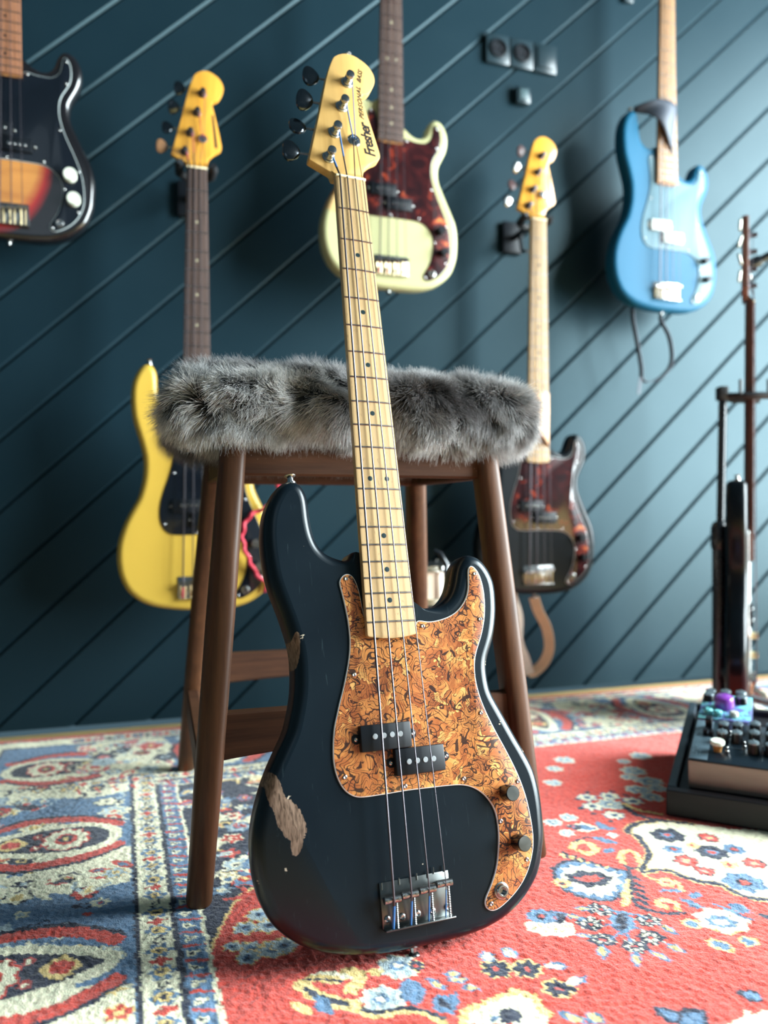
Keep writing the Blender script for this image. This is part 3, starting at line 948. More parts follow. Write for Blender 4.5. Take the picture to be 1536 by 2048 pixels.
MOT = [["P","CRM",0,[[0.0932,0.8893],[0.1212,0.8699],[0.1474,0.8697],[0.1745,0.8757],[0.2047,0.8976],[0.2449,0.9283],[0.2954,0.9564],[0.3436,1.0052],[0.2487,1.1151],[0.1594,1.1333],[0.1305,1.1255],[0.1151,1.1147],[0.1057,1.096],[0.1052,1.0716],[0.0869,1.0614],[0.0726,1.0461],[0.0684,1.023],[0.053,1.0135],[0.03,1.0125],[0.0443,0.9947],[0.061,0.9817],[0.0784,0.9584],[0.0889,0.9312],[0.0955,0.9121]]],["C","YEL",0.0062,[[0.1305,1.1255],[0.1151,1.1147],[0.1057,1.096],[0.1052,1.0716],[0.0869,1.0614],[0.0726,1.0461],[0.0684,1.023],[0.053,1.0135],[0.03,1.0125],[0.0443,0.9947],[0.061,0.9817],[0.0784,0.9584],[0.0889,0.9312],[0.0955,0.9121],[0.0932,0.8893],[0.1212,0.8699],[0.1474,0.8697],[0.1745,0.8757],[0.2047,0.8976]]],["C","NVY",0.0042,[[0.1305,1.1255],[0.1151,1.1147],[0.1057,1.096],[0.1052,1.0716],[0.0869,1.0614],[0.0726,1.0461],[0.0684,1.023],[0.053,1.0135],[0.03,1.0125],[0.0443,0.9947],[0.061,0.9817],[0.0784,0.9584],[0.0889,0.9312],[0.0955,0.9121],[0.0932,0.8893],[0.1212,0.8699],[0.1474,0.8697],[0.1745,0.8757],[0.2047,0.8976]]],["F","navy",0.141,0.9218,0.028],["F","redf",0.1922,0.9496,0.018],["F","navy",0.1615,0.9909,0.026],["F","redf",0.1085,1.0022,0.02],["F","redf",0.1914,1.039,0.018],["F","blue",0.1379,1.0783,0.03],["F","blue",0.1161,0.9659,0.016],["F","org",0.1549,1.0315,0.014],["F","org",0.1511,0.9623,0.012],["F","blue",0.1991,0.9934,0.018],["F","redf",0.1115,1.0351,0.016],["P","NVY",0,[[-0.0809,0.9623],[-0.0618,0.9503],[-0.0397,0.9473],[-0.0159,0.9632],[0.0004,0.9893],[0.0154,1.0032],[0.0062,1.0176],[-0.0213,1.0499],[-0.0401,1.0632],[-0.0583,1.0685],[-0.074,1.0615],[-0.0921,1.0421],[-0.0995,1.0239],[-0.0977,1.0001]]],["P","BLU",0,[[-0.0775,0.9674],[-0.0603,0.9568],[-0.0406,0.9541],[-0.0192,0.9683],[-0.0045,0.9916],[0.0089,1.0041],[0.0007,1.017],[-0.0239,1.0462],[-0.0409,1.0583],[-0.0573,1.0632],[-0.0715,1.0567],[-0.0879,1.0392],[-0.0944,1.0228],[-0.0928,1.0012]]],["P","CRM",0,[[-0.0694,0.9795],[-0.067,0.9667],[-0.0568,0.9719],[-0.0502,0.9607],[-0.0426,0.9701],[-0.0315,0.9659],[-0.0271,0.9803],[-0.0151,0.983],[-0.0163,0.9971],[-0.0023,0.9991],[-0.0065,1.0062],[0.0,1.0107],[-0.0123,1.0156],[-0.015,1.0301],[-0.0301,1.0372],[-0.0337,1.0488],[-0.0426,1.0462],[-0.049,1.0566],[-0.0548,1.05],[-0.063,1.0559],[-0.0654,1.0452],[-0.0769,1.0449],[-0.0775,1.0321],[-0.0874,1.0294],[-0.0822,1.0199],[-0.0896,1.0121],[-0.0808,1.004],[-0.0819,0.9871]]],["E","NVY",-0.0491,1.0057,0.03,0.022,18],["E","RED",-0.0491,1.0057,0.017,0.009,10],["F","org",-0.0893,1.007,0.014],["C","NVY",0.0035,[[0.0178,0.9951],[-0.0019,1.0319],[-0.0252,1.0643],[-0.032,1.0921],[-0.0167,1.1098],[0.0125,1.1195]]],["L","NVY",0.0071,1.0179,0.013,1.0368,0.006],["L","YEL",0.0003,1.0242,-0.0256,1.0485,0.005],["L","NVY",-0.0012,1.0313,0.0052,1.0515,0.006],["L","YEL",-0.0069,1.0344,-0.0311,1.0553,0.005],["L","NVY",-0.0093,1.0442,-0.0024,1.0656,0.006],["L","YEL",-0.014,1.0443,-0.0365,1.0621,0.005],["L","NVY",-0.0171,1.0568,-0.0097,1.0794,0.006],["L","YEL",-0.021,1.054,-0.0418,1.0688,0.005],["L","NVY",-0.0247,1.0691,-0.0169,1.0927,0.006],["L","YEL",-0.0278,1.0634,-0.047,1.0753,0.005],["L","NVY",-0.0321,1.081,-0.0238,1.1056,0.006],["L","YEL",-0.0344,1.0727,-0.0521,1.0817,0.005],["C","YEL",0.003,[[0.0257,1.0198],[0.0309,1.0365],[0.0482,1.0401],[0.0526,1.0541],[0.0449,1.0719]]],["C","YEL",0.004,[[-0.0024,1.1019],[-0.0055,1.0898],[0.0081,1.083],[0.0144,1.0964],[0.0084,1.1091]]],["F","org",0.0399,1.0478,0.012],["L","BLU",0.0186,1.0639,0.0461,1.0731,0.006],["L","BLU",0.029,1.0862,0.04,1.1214,0.01],["L","BLU",0.0442,1.0912,0.0616,1.0834,0.012],["L","BLU",0.0279,1.1083,0.0453,1.1177,0.008],["F","dark",-0.081,1.0812,0.0195],["F","dark",-0.1118,1.1042,0.0195],["F","dark",-0.1181,1.1395,0.0195],["F","dark",-0.092,1.1635,0.0195],["F","dark",-0.0627,1.1531,0.0195],["F","dark",-0.0429,1.1203,0.0195],["L","BLU",-0.0584,1.0906,-0.0895,1.1363,0.028],["L","NVY",-0.0621,1.0965,-0.0861,1.1309,0.014],["L","BLU",-0.111,1.0659,-0.0925,1.0774,0.0095],["L","YEL",-0.1073,1.0682,-0.0962,1.0751,0.0045],["L","BLU",-0.1273,1.0748,-0.1146,1.0965,0.0095],["L","YEL",-0.1247,1.0792,-0.1171,1.0922,0.0045],["L","BLU",-0.1427,1.117,-0.1253,1.1308,0.0095],["L","YEL",-0.1392,1.1198,-0.1288,1.128,0.0045],["L","BLU",-0.124,1.1483,-0.1396,1.1755,0.0095],["L","YEL",-0.1272,1.1539,-0.1365,1.1702,0.0045],["L","BLU",-0.0967,1.1724,-0.1165,1.1972,0.0095],["L","YEL",-0.1008,1.1775,-0.1127,1.1924,0.0045],["L","BLU",-0.0831,1.1739,-0.07,1.2,0.0095],["L","YEL",-0.0804,1.1793,-0.0726,1.1949,0.0045],["L","BLU",-0.0564,1.1661,-0.0453,1.1924,0.0095],["L","YEL",-0.0542,1.1715,-0.0475,1.1872,0.0045],["L","BLU",-0.0364,1.1326,-0.0278,1.1568,0.0095],["L","YEL",-0.0346,1.1375,-0.0295,1.152,0.0045],["C","BLU",0.0018,[[-0.0707,1.1178],[-0.0647,1.1364]]],["C","BLU",0.0018,[[-0.0821,1.1174],[-0.0988,1.1136]]],["C","BLU",0.0018,[[-0.0902,1.1345],[-0.1096,1.1407]]],["C","BLU",0.0018,[[-0.0855,1.136],[-0.0891,1.1568]]],["C","BLU",0.0018,[[-0.0559,1.0985],[-0.0435,1.1132]]],["C","BLU",0.0018,[[-0.0645,1.0921],[-0.0768,1.0809]]],["P","YEL",0,[[0.0177,1.1404],[0.0385,1.1281],[0.0576,1.1327],[0.0512,1.1583],[0.0512,1.1749],[0.0251,1.1759],[0.0162,1.1633],[0.0119,1.152]]],["P","NVY",0,[[0.0193,1.1409],[0.0358,1.136],[0.0479,1.1435],[0.0449,1.1629],[0.0469,1.1718],[0.0295,1.171],[0.0211,1.16],[0.0157,1.1499]]],["E","CRM",0.0413,1.1475,0.03,0.026,18],["E","BLU",0.0388,1.1491,0.018,0.014,18],["E","CRM",0.0381,1.1499,0.009,0.006,18],["L","YEL",-0.0024,1.1303,0.005,1.153,0.021],["L","YEL",-0.0029,1.1761,0.0015,1.2064,0.021],["L","YEL",0.0292,1.1868,0.043,1.2037,0.021],["L","BLU",-0.002,1.1372,0.004,1.1494,0.012],["L","BLU",-0.0025,1.1825,0.0022,1.1992,0.012],["L","BLU",0.03,1.1902,0.0407,1.1999,0.012],["L","BLU",0.0751,1.1203,0.086,1.1456,0.016],["L","BLU",0.0577,1.1108,0.077,1.1618,0.006],["L","NVY",0.0931,1.1515,0.1021,1.1684,0.01],["C","YEL",0.0055,[[-0.0182,0.9162],[0.0002,0.9018],[0.0113,0.9107],[0.0101,0.9307],[-0.0075,0.9397],[-0.0138,0.9278]]],["C","YEL",0.0045,[[0.0211,0.9825],[0.0363,0.9542],[0.0535,0.9501],[0.0544,0.9651],[0.046,0.9861]]],["C","NVY",0.003,[[0.0203,0.9868],[0.0193,0.9978],[0.0315,0.9996]]],["C","NVY",0.0025,[[-0.0076,0.8992],[0.0165,0.8913],[0.0359,0.895]]],["L","NVY",-0.0356,0.918,-0.0428,0.9449,0.0065],["L","YEL",-0.0422,0.9233,-0.0472,0.941,0.004],["L","NVY",-0.0297,0.9318,-0.0341,0.9534,0.0065],["L","YEL",-0.0358,0.9361,-0.0385,0.9496,0.004],["L","NVY",-0.024,0.9454,-0.0255,0.9619,0.0065],["L","YEL",-0.0296,0.9488,-0.0298,0.9581,0.004],["L","NVY",-0.0184,0.9586,-0.0169,0.9703,0.0065],["L","YEL",-0.0234,0.9612,-0.0212,0.9666,0.004],["L","NVY",-0.0129,0.9717,-0.0085,0.9786,0.0065],["L","YEL",-0.0174,0.9734,-0.0128,0.9749,0.004],["L","NVY",-0.0075,0.9844,-0.0001,0.9869,0.0065],["L","YEL",-0.0114,0.9854,-0.0044,0.9832,0.004],["L","BLU",0.0294,0.8902,0.0525,0.9243,0.013],["L","BLU",0.0162,0.9426,0.0371,0.9396,0.012],["F","cream",0.1132,0.7486,0.022],["F","cream",0.1536,0.755,0.022],["F","cream",0.1772,0.7871,0.022],["F","cream",0.1004,0.7852,0.022],["F","cream",0.112,0.8275,0.022],["F","bluecream",0.1325,0.7858,0.024],["L","NVY",0.1248,0.7239,0.1322,0.73,0.009],["L","NVY",0.1676,0.7344,0.1748,0.7405,0.009],["L","NVY",0.1782,0.7561,0.1854,0.762,0.009],["L","NVY",0.0891,0.7476,0.0963,0.7535,0.009],["L","NVY",0.0727,0.7845,0.0798,0.7901,0.009],["L","NVY",0.0809,0.8109,0.0879,0.8164,0.009],["L","NVY",0.0898,0.8446,0.0966,0.8499,0.009],["F","bluecream",0.0369,0.8149,0.017],["F","bluecream",0.0031,0.8248,0.017],["F","bluecream",0.0022,0.8675,0.014],["F","bluecream",0.0625,0.8957,0.01],["L","CRM",0.0202,0.8422,0.056,0.8685,0.03],["L","BLU",0.027,0.8474,0.0519,0.8671,0.018],["F","navy",0.0255,0.8498,0.012],["L","BLU",0.0718,0.8446,0.0626,0.8735,0.014],["L","BLU",0.0617,0.8675,0.0802,0.8736,0.01],["F","bluecream",0.343,0.5829,0.024],["F","bluecream",0.2741,0.6552,0.026],["F","bluecream",0.2648,0.7136,0.028],["F","bluecream",0.2185,0.744,0.024],["F","bluecream",0.2201,0.7806,0.022],["F","bluecream",0.2449,0.6829,0.018],["F","bluecream",0.1845,0.5586,0.022],["F","bluecream",0.1396,0.5976,0.018],["F","bluecream",0.0966,0.6656,0.018],["F","bluecream",0.1384,0.8011,0.012],["F","bluecream",0.2559,0.749,0.02],["F","bluecream",0.2894,0.6027,0.016],["C","NVY",0.005,[[0.151,0.7986],[0.1461,0.8357],[0.1571,0.8639],[0.1721,0.8719]]],["C","YEL",0.004,[[0.1548,0.7932],[0.1622,0.8284],[0.1849,0.8486]]],["L","NVY",-0.1402,1.2579,-0.1274,1.2904,0.02],["L","BLU",-0.1384,1.2632,-0.1286,1.2879,0.01],["L","NVY",-0.1333,1.2917,-0.098,1.2789,0.028],["L","BLU",-0.1309,1.2947,-0.1037,1.2816,0.018],["L","NVY",-0.0426,1.2649,-0.0315,1.2869,0.02],["L","BLU",-0.0412,1.2691,-0.0324,1.2842,0.013],["P","CRM",0,[[-0.0953,1.3044],[-0.0736,1.3006],[-0.0601,1.2915],[-0.0559,1.2997],[-0.0367,1.2969],[-0.017,1.3058],[-0.0503,1.3383],[-0.1084,1.319]]],["L","BLU",-0.2344,1.2371,-0.2166,1.2586,0.013],["L","YEL",-0.2309,1.2416,-0.2193,1.2556,0.007],["L","BLU",-0.2102,1.2485,-0.2006,1.265,0.018],["L","YEL",-0.2069,1.2508,-0.2026,1.2633,0.011],["F","yelnavy",-0.2128,1.2035,0.021],["L","BLU",-0.2027,1.2004,-0.1758,1.1964,0.014],["L","CRM",-0.2007,1.1998,-0.1835,1.1964,0.012],["L","BLU",-0.2067,1.1645,-0.1809,1.1731,0.014],["L","CRM",-0.2053,1.165,-0.1881,1.1707,0.009],["L","BLU",-0.1408,1.0632,-0.1353,1.0896,0.02],["F","navy",-0.1446,1.0796,0.016],["F","creamf",-0.1673,1.0991,0.018],["F","creamf",-0.1525,1.1056,0.018],["F","creamf",-0.1406,1.1014,0.01],["F","creamf",-0.1751,1.0899,0.014],["F","blue",-0.1574,1.0719,0.02],["F","bluecream",-0.3545,1.1163,0.026],["F","yelnavy",-0.3353,1.1206,0.013],["L","YEL",-0.3899,1.1149,-0.3706,1.1213,0.01],["C","YEL",0.008,[[-0.4065,1.1073],[-0.399,1.118],[-0.4044,1.132],[-0.4131,1.1387]]],["L","BLU",-0.3537,1.141,-0.3584,1.1845,0.026],["L","BLU",-0.3741,1.1721,-0.3428,1.1678,0.014],["F","bluecream",-0.3882,1.1638,0.024],["L","BLU",-0.3326,1.148,-0.3229,1.1706,0.01],["L","YEL",-0.3302,1.1537,-0.3248,1.1661,0.005],["L","BLU",-0.315,1.1459,-0.2967,1.1487,0.01],["L","YEL",-0.3104,1.1466,-0.3003,1.1481,0.005],["L","BLU",-0.3035,1.1694,-0.2889,1.1819,0.01],["L","YEL",-0.2998,1.1725,-0.2918,1.1794,0.005],["L","BLU",-0.3144,1.156,-0.2947,1.1606,0.01],["L","YEL",-0.3095,1.1572,-0.2986,1.1597,0.005],["L","BLU",-0.3372,1.177,-0.3297,1.208,0.022],["L","BLU",-0.333,1.2,-0.3141,1.1773,0.012],["L","NVY",-0.3345,1.1816,-0.331,1.2006,0.009],["F","yelnavy",-0.2576,1.1526,0.022],["F","yelnavy",-0.2263,1.163,0.022],["L","BLU",-0.2585,1.1178,-0.2535,1.1392,0.016],["L","CRM",-0.2561,1.1209,-0.2558,1.1363,0.01],["L","BLU",-0.2343,1.1191,-0.2264,1.1417,0.014],["L","CRM",-0.233,1.1218,-0.2287,1.1388,0.007],["C","YEL",0.0055,[[-0.4223,1.1633],[-0.4029,1.1854],[-0.3752,1.1877],[-0.3552,1.1995],[-0.3464,1.216]]],["C","NVY",0.003,[[-0.4214,1.16],[-0.4016,1.1814],[-0.3737,1.1836],[-0.3537,1.1955],[-0.3427,1.2122]]],["P","CRM",0,[[-0.3265,1.2259],[-0.3166,1.2089],[-0.2964,1.2051],[-0.2778,1.2004],[-0.2574,1.198],[-0.2454,1.2112],[-0.2498,1.2276],[-0.2452,1.236],[-0.2531,1.2535]]],["C","YEL",0.004,[[-0.3274,1.2256],[-0.3169,1.2071],[-0.2963,1.2023],[-0.2765,1.1979],[-0.2561,1.1954],[-0.2435,1.21],[-0.2478,1.2282],[-0.2433,1.2367]]],["P","NVY",0,[[-0.2885,1.2217],[-0.2732,1.2145],[-0.2669,1.2289],[-0.2765,1.2425],[-0.2938,1.2367]]],["L","BLU",-0.3011,1.2243,-0.2928,1.2304,0.01],["C","YEL",0.0035,[[-0.4608,1.1133],[-0.4423,1.1116],[-0.4243,1.1215]]],["C","NVY",0.0035,[[-0.4555,1.1096],[-0.4372,1.1093],[-0.4193,1.12]]],["C","YEL",0.0035,[[-0.4501,1.1058],[-0.432,1.107],[-0.4143,1.1185]]],["C","CRM",0.0035,[[-0.4446,1.102],[-0.4268,1.1047],[-0.4092,1.117]]],["C","YEL",0.009,[[-0.4595,1.1176],[-0.4487,1.1382],[-0.4294,1.1573],[-0.4183,1.1646]]],["C","NVY",0.004,[[-0.4565,1.1243],[-0.4438,1.1453],[-0.4254,1.1587]]],["L","BLU",-0.4511,1.1392,-0.4397,1.1715,0.014],["L","YEL",-0.4756,1.142,-0.4594,1.165,0.012],["F","yelblue",-0.4777,0.962,0.018],["F","yelblue",-0.4968,0.9867,0.018],["F","yelblue",-0.4699,0.9906,0.018],["F","yelblue",-0.499,1.0335,0.018],["F","yelblue",-0.4742,1.0417,0.022],["F","yelblue",-0.4613,1.0369,0.018],["F","yelblue",-0.5038,1.0497,0.016],["F","yelblue",-0.5165,1.0232,0.012]]
CN = dict(RED=RED, CRM=CRM, BLU=BLU, NVY=NVY, YEL=YEL, LBL=LBL, PNK=PNK)
FK = {'navy': (NVY, NVY, BLU, RED), 'redf': (NVY, RED, PNK, YEL), 'blue': (BLU, BLU, NVY, RED), 'org': (YEL, YEL, RED, NVY),
      'dark': (NVY, CRM, NVY, RED), 'cream': (BLU, CRM, BLU, NVY), 'bluecream': (CRM, LBL, BLU, CRM), 'yelnavy': (YEL, NVY, NVY, RED),
      'creamf': (CRM, CRM, YEL, CRM), 'yelblue': (YEL, LBL, BLU, NVY)}
for m in MOT:
    if m[0] == 'F':
        _, k, s, t_, r = m
        a, b, c, d = FK[k]
        r *= .66 if k in ('dark', 'yelnavy', 'cream') else .74
        flower(s, t_, r, 7, a, b, c, d, s * 40)
        if k == 'dark':
            ell(s, t_, r * 1.12, r * .95, NVY)
            for j in range(7):
                an = j * 2 * math.pi / 7 + s * 9
                ell(s + r * .68 * math.cos(an), t_ + r * .58 * math.sin(an), r * .19, r * .15, CRM, an)
            ell(s, t_, r * .26, r * .20, RED)
    elif m[0] == 'L':
        _, k, s, t_, s2, t2, w = m
        leaf((s + s2) / 2, (t_ + t2) / 2, math.hypot(s2 - s, t2 - t_) / 2 + .001, w / 2 + .001, CN[k], math.atan2(t2 - t_, s2 - s))
    elif m[0] == 'C':
        curve(m[3], m[2], CN[m[1]])
    elif m[0] == 'P':
        polyfill(m[3], CN[m[1]])
    elif m[0] == 'E':
        ell(m[2], m[3], m[4], m[5], CN[m[1]], R(m[6]), 0, 7, .12)

# woven colour: each knot a little off its neighbours
colr = PAL[CAN.ravel()]
vis = 1 + .34 * (rng.random((colr.shape[0], 1)) - .5)
colr = np.clip(colr * vis, 0, 1)
XX = P0.x + A.x * S_ + N.x * T_
YY = P0.y + A.y * S_ + N.y * T_
tuft = vnoise2(S_ * 420, T_ * 300, 5) * .0016 + rng.random(S_.shape) * .0016 + vnoise2(S_ * 25, T_ * 25, 6) * .0016
edge = np.minimum(np.minimum(S_ - RS0, RS1 - S_), np.minimum(T_ - RT0, RT1 - T_))
ZZ = (tuft - .0028) * np.clip(edge / .006, 0.0, 1) - .009 * (edge < .0015)
co = np.stack([XX, YY, ZZ], -1).reshape(-1, 3)
rc = room(RS0, RT0)
co -= np.array([rc.x, rc.y, 0])
idx = np.arange(ns * nt_).reshape(nt_, ns)
quads = np.stack([idx[:-1, :-1], idx[1:, :-1], idx[1:, 1:], idx[:-1, 1:]], -1).reshape(-1, 4)
me = bpy.data.meshes.new('rug')
me.vertices.add(len(co))
me.vertices.foreach_set('co', co.astype(np.float32).ravel())
me.loops.add(quads.size)
me.loops.foreach_set('vertex_index', quads.astype(np.int32).ravel())
me.polygons.add(len(quads))
me.polygons.foreach_set('loop_start', np.arange(0, quads.size, 4, dtype=np.int32))
me.update(calc_edges=True)
me.polygons.foreach_set('use_smooth', np.ones(len(quads), bool))
att = me.color_attributes.new('pattern', 'FLOAT_COLOR', 'POINT')
att.data.foreach_set('color', np.c_[colr, np.ones(len(colr))].astype(np.float32).ravel())
k = NT('woven wool pile')
ac = k.n('ShaderNodeAttribute', attribute_name='pattern').outputs['Color']
ff = k.noise(k.co(), 700, 2)
k.setc(k.mix(k.math('MULTIPLY', ff, 0.12), ac, (0.0, 0.0, 0.0), 'MIX'))
k.set(Roughness=0.95, Specular_IOR_Level=0.12, Sheen_Weight=0.25)
k.bump(k.noise(k.co(), 480, 3), 0.5, 0.002)
me.materials.append(k.m)
rug = bpy.data.objects.new('rug', me)
rug.location = (rc.x, rc.y, 0)
link(rug, None, 'red, navy and cream Persian pattern wool rug covering the floor', 'rug')


# ---------------------------------------------------------------- bass guitars
def fret_y(n, S=864.0):
    return S * (1 - 2 ** (-n / 12))


def half_w(y):
    return 21.0 + 9.9 * y / fret_y(20)


FRONT_OUT = smooth_loop(resample(catmull(BODY, 4), 4.0), 3)
GUARD = GUARD + [[31, 602], [0, 604], [-24, 600], [-30, 580], [-33, 556], [-37, 541], [-42, 533.5]]
FRONT_GUARD = smooth_loop(resample(catmull(GUARD, 3), 3.0), 2)


def wall_shape(pts):
    p = np.array(pts, float)
    x, y = p[:, 0].copy(), p[:, 1].copy()
    q = np.clip((x - 45) / 50, 0, 1) * np.clip((625 - y) / 60, 0, 1)
    y = y + 22 * q
    return np.stack([x * .95, y], 1)


WALL_OUT = smooth_loop(resample(catmull(wall_shape(BODY), 6), 6.0), 2)
WALL_GUARD = smooth_loop(resample(catmull(wall_shape(GUARD), 6), 5.0), 2)


def guard_closed(g, heel):
    """run the guard's outline under the neck's end"""
    i0 = int(np.argmin(np.hypot(g[:, 0] - GUARD[-1][0], g[:, 1] - GUARD[-1][1])))
    return g


def contour_z(x, y, amt=11.0):
    """how far the forearm contour falls back (mm) at a point of the top"""
    # crease runs from (-141, 766) to (-68, 918); positive distance is outside it
    ax, ay, bx, by = -146.0, 745.0, -62.0, 925.0
    dx, dy = bx - ax, by - ay
    ln = math.hypot(dx, dy)
    d = ((y - ay) * dx - (x - ax) * dy) / ln
    bow = 16 * min(1.0, ((y - 835) / 90.0) ** 2)
    d = d - 6 + 0.35 * bow
    d = max(0.0, d)
    return amt * min(1.0, (d / 62.0)) ** 1.25 * 1.3


def make_body(outline, mat, parent, contour=True, r=12.5):
    p = np.array(outline)
    z0, z1 = 12.0, 56.0
    rings = [(r + 1.2, z0)]
    for a in np.linspace(0, 90, 8):
        rings.append((r * (1 - math.sin(R(a))), z0 + r * (1 - math.cos(R(a)))))
    for a in np.linspace(90, 0, 6):
        rings.append((r * (1 - math.sin(R(a))), z1 - r * (1 - math.cos(R(a)))))
    rings.append((r + 1.2, z1))
    cs = [p[int(np.argmin(np.hypot(p[:, 0] - cx, p[:, 1] - cy)))] for cx, cy in ((-28, 507), (42, 574))]
    wt = np.clip(np.min([np.hypot(p[:, 0] - c[0], p[:, 1] - c[1]) for c in cs], 0) / 30.0, .12, 1)
    v, f = slab(p, rings, wt)
    bm = bmesh.new()
    bv = [bm.verts.new(q) for q in v]
    bm.verts.ensure_lookup_table()
    for q in f:
        try:
            bm.faces.new([bv[i] for i in q])
        except ValueError:
            pass
    n = len(p)
    for q in [q for q in bm.faces if len(q.verts) > 4]:
        bm.faces.remove(q)
    from mathutils.geometry import tessellate_polygon
    for base in (0, (len(rings) - 1) * n):
        for a, b_, c in tessellate_polygon([[Vector((v[base + i][0], v[base + i][1], 0)) for i in range(n)]]):
            try:
                bm.faces.new([bv[base + a], bv[base + b_], bv[base + c]])
            except ValueError:
                pass
    if contour:
        ax, ay, bx, by = -146.0, 745.0, -62.0, 925.0
        d = Vector((by - ay, -(bx - ax), 0)).normalized()      # points to the upper right of the crease
        for off in (2, -2, -5, -9, -14, -20, -28, -38, -50):
            geom = [e for e in bm.verts] + [e for e in bm.edges] + [e for e in bm.faces]
            bmesh.ops.bisect_plane(bm, geom=geom, plane_co=Vector((ax, ay, 30)) + d * off, plane_no=d)
        for q in bm.verts:
            if q.co.z < 40:
                q.co.z += contour_z(q.co.x, q.co.y) * (1 if q.co.z < 24 else (40 - q.co.z) / 16)
    for q in bm.verts:
        q.co = L(q.co.x, q.co.y, q.co.z)
    bmesh.ops.recalc_face_normals(bm, faces=bm.faces[:])
    me = bpy.data.meshes.new('body')
    bm.to_mesh(me)
    bm.free()
    me.materials.append(mat)
    me.polygons.foreach_set('use_smooth', [True] * len(me.polygons))
    me.set_sharp_from_angle(angle=R(40))
    for q in me.polygons:            # the flat top and back are truly flat
        zs = [-me.vertices[i].co.z for i in q.vertices]
        if max(zs) - min(zs) < 2e-5 and (abs(zs[0] - .012) < 3e-5 or abs(zs[0] - .056) < 3e-5):
            q.use_smooth = False
    o = bpy.data.objects.new('body', me)
    link(o, parent)
    return o


def slab_obj(name, outline, rings, mat, parent, sharp=30, **tags):
    v, f = slab(outline, rings)
    b = MB()
    b.add([L(*q) for q in v], f)
    return b.build(name, mat, parent, True, sharp, **tags)


def make_neck(parent, mat, board, end_y=606.0):
    """board: None for one-piece maple, else the fingerboard's material"""
    secs = []
    ys = list(np.linspace(-2, end_y, 26))
    ztop = 5.5 if board else 0.0
    prof = []
    for yy in ys:
        w = half_w(max(0, yy))
        th = 19.5 + 3 * max(0, yy) / 600
        ring = []
        top = [(-w, .9), (-w * .5, .22), (0, 0), (w * .5, .22), (w, .9)] if not board else [(-w, ztop), (-w * .5, ztop), (0, ztop), (w * .5, ztop), (w, ztop)]
        ring += top
        ring += [(w, 6.0 if not board else ztop + 2)]
        for a in np.linspace(12, 168, 9):
            ring.append((w * math.cos(R(a)), 7 + (th - 7) * math.sin(R(a)) ** .8))
        ring += [(-w, 6.0 if not board else ztop + 2)]
        secs.append([(x, yy, z) for x, z in ring])
    n = len(secs[0])
    # rounded fingerboard end
    for k_, (dy, sc) in enumerate(((4.0, .985), (5.2, .93))):
        secs.append([(x * sc, end_y + dy - 3.2 * (x / half_w(end_y)) ** 2 , z + (.6 if k_ else .1) * (1 if z < 3 else 0)) for x, _, z in secs[25]])
    b = MB()
    b.add([L(*q) for s_ in secs for q in s_],
          [(j * n + i, j * n + (i + 1) % n, (j + 1) * n + (i + 1) % n, (j + 1) * n + i) for j in range(len(secs) - 1) for i in range(n)] +
          [tuple(range(n)), tuple(reversed([(len(secs) - 1) * n + i for i in range(n)]))])
    neck = b.build('neck', mat, parent, True, 38)
    if board:
        b = MB()
        secs = []
        for yy in ys:
            w = half_w(max(0, yy))
            secs.append([(x, yy, z) for x, z in ((-w, .9), (-w * .5, .22), (0, 0), (w * .5, .22), (w, .9), (w, 5.5), (-w, 5.5))])
        n = 7
        b.add([L(*q) for s_ in secs for q in s_],
              [(j * n + i, j * n + (i + 1) % n, (j + 1) * n + (i + 1) % n, (j + 1) * n + i) for j in range(len(secs) - 1) for i in range(n)] +
              [tuple(range(n)), tuple(reversed([(len(secs) - 1) * n + i for i in range(n)]))])
        b.build('fretboard', board, parent, True, 38)
    return neck


HEAD_OUT = smooth_loop(resample(np.array(catmull(HEAD[1:-1], 3, False).tolist() + [[24.2, -19], [22.0, -4], [-20.6, -4], [-22.5, -12]]), 2.2), 1)
POSTS = [(-25.0, -34.4), (-13.3, -76.2), (0.9, -121.5), (12.2, -164.1)]
NUTX = [-16.0, -5.5, 6.0, 16.4]
SADX = [-29.4, -8.8, 12.4, 33.0]
SADY = [885, 883.4, 882, 879]


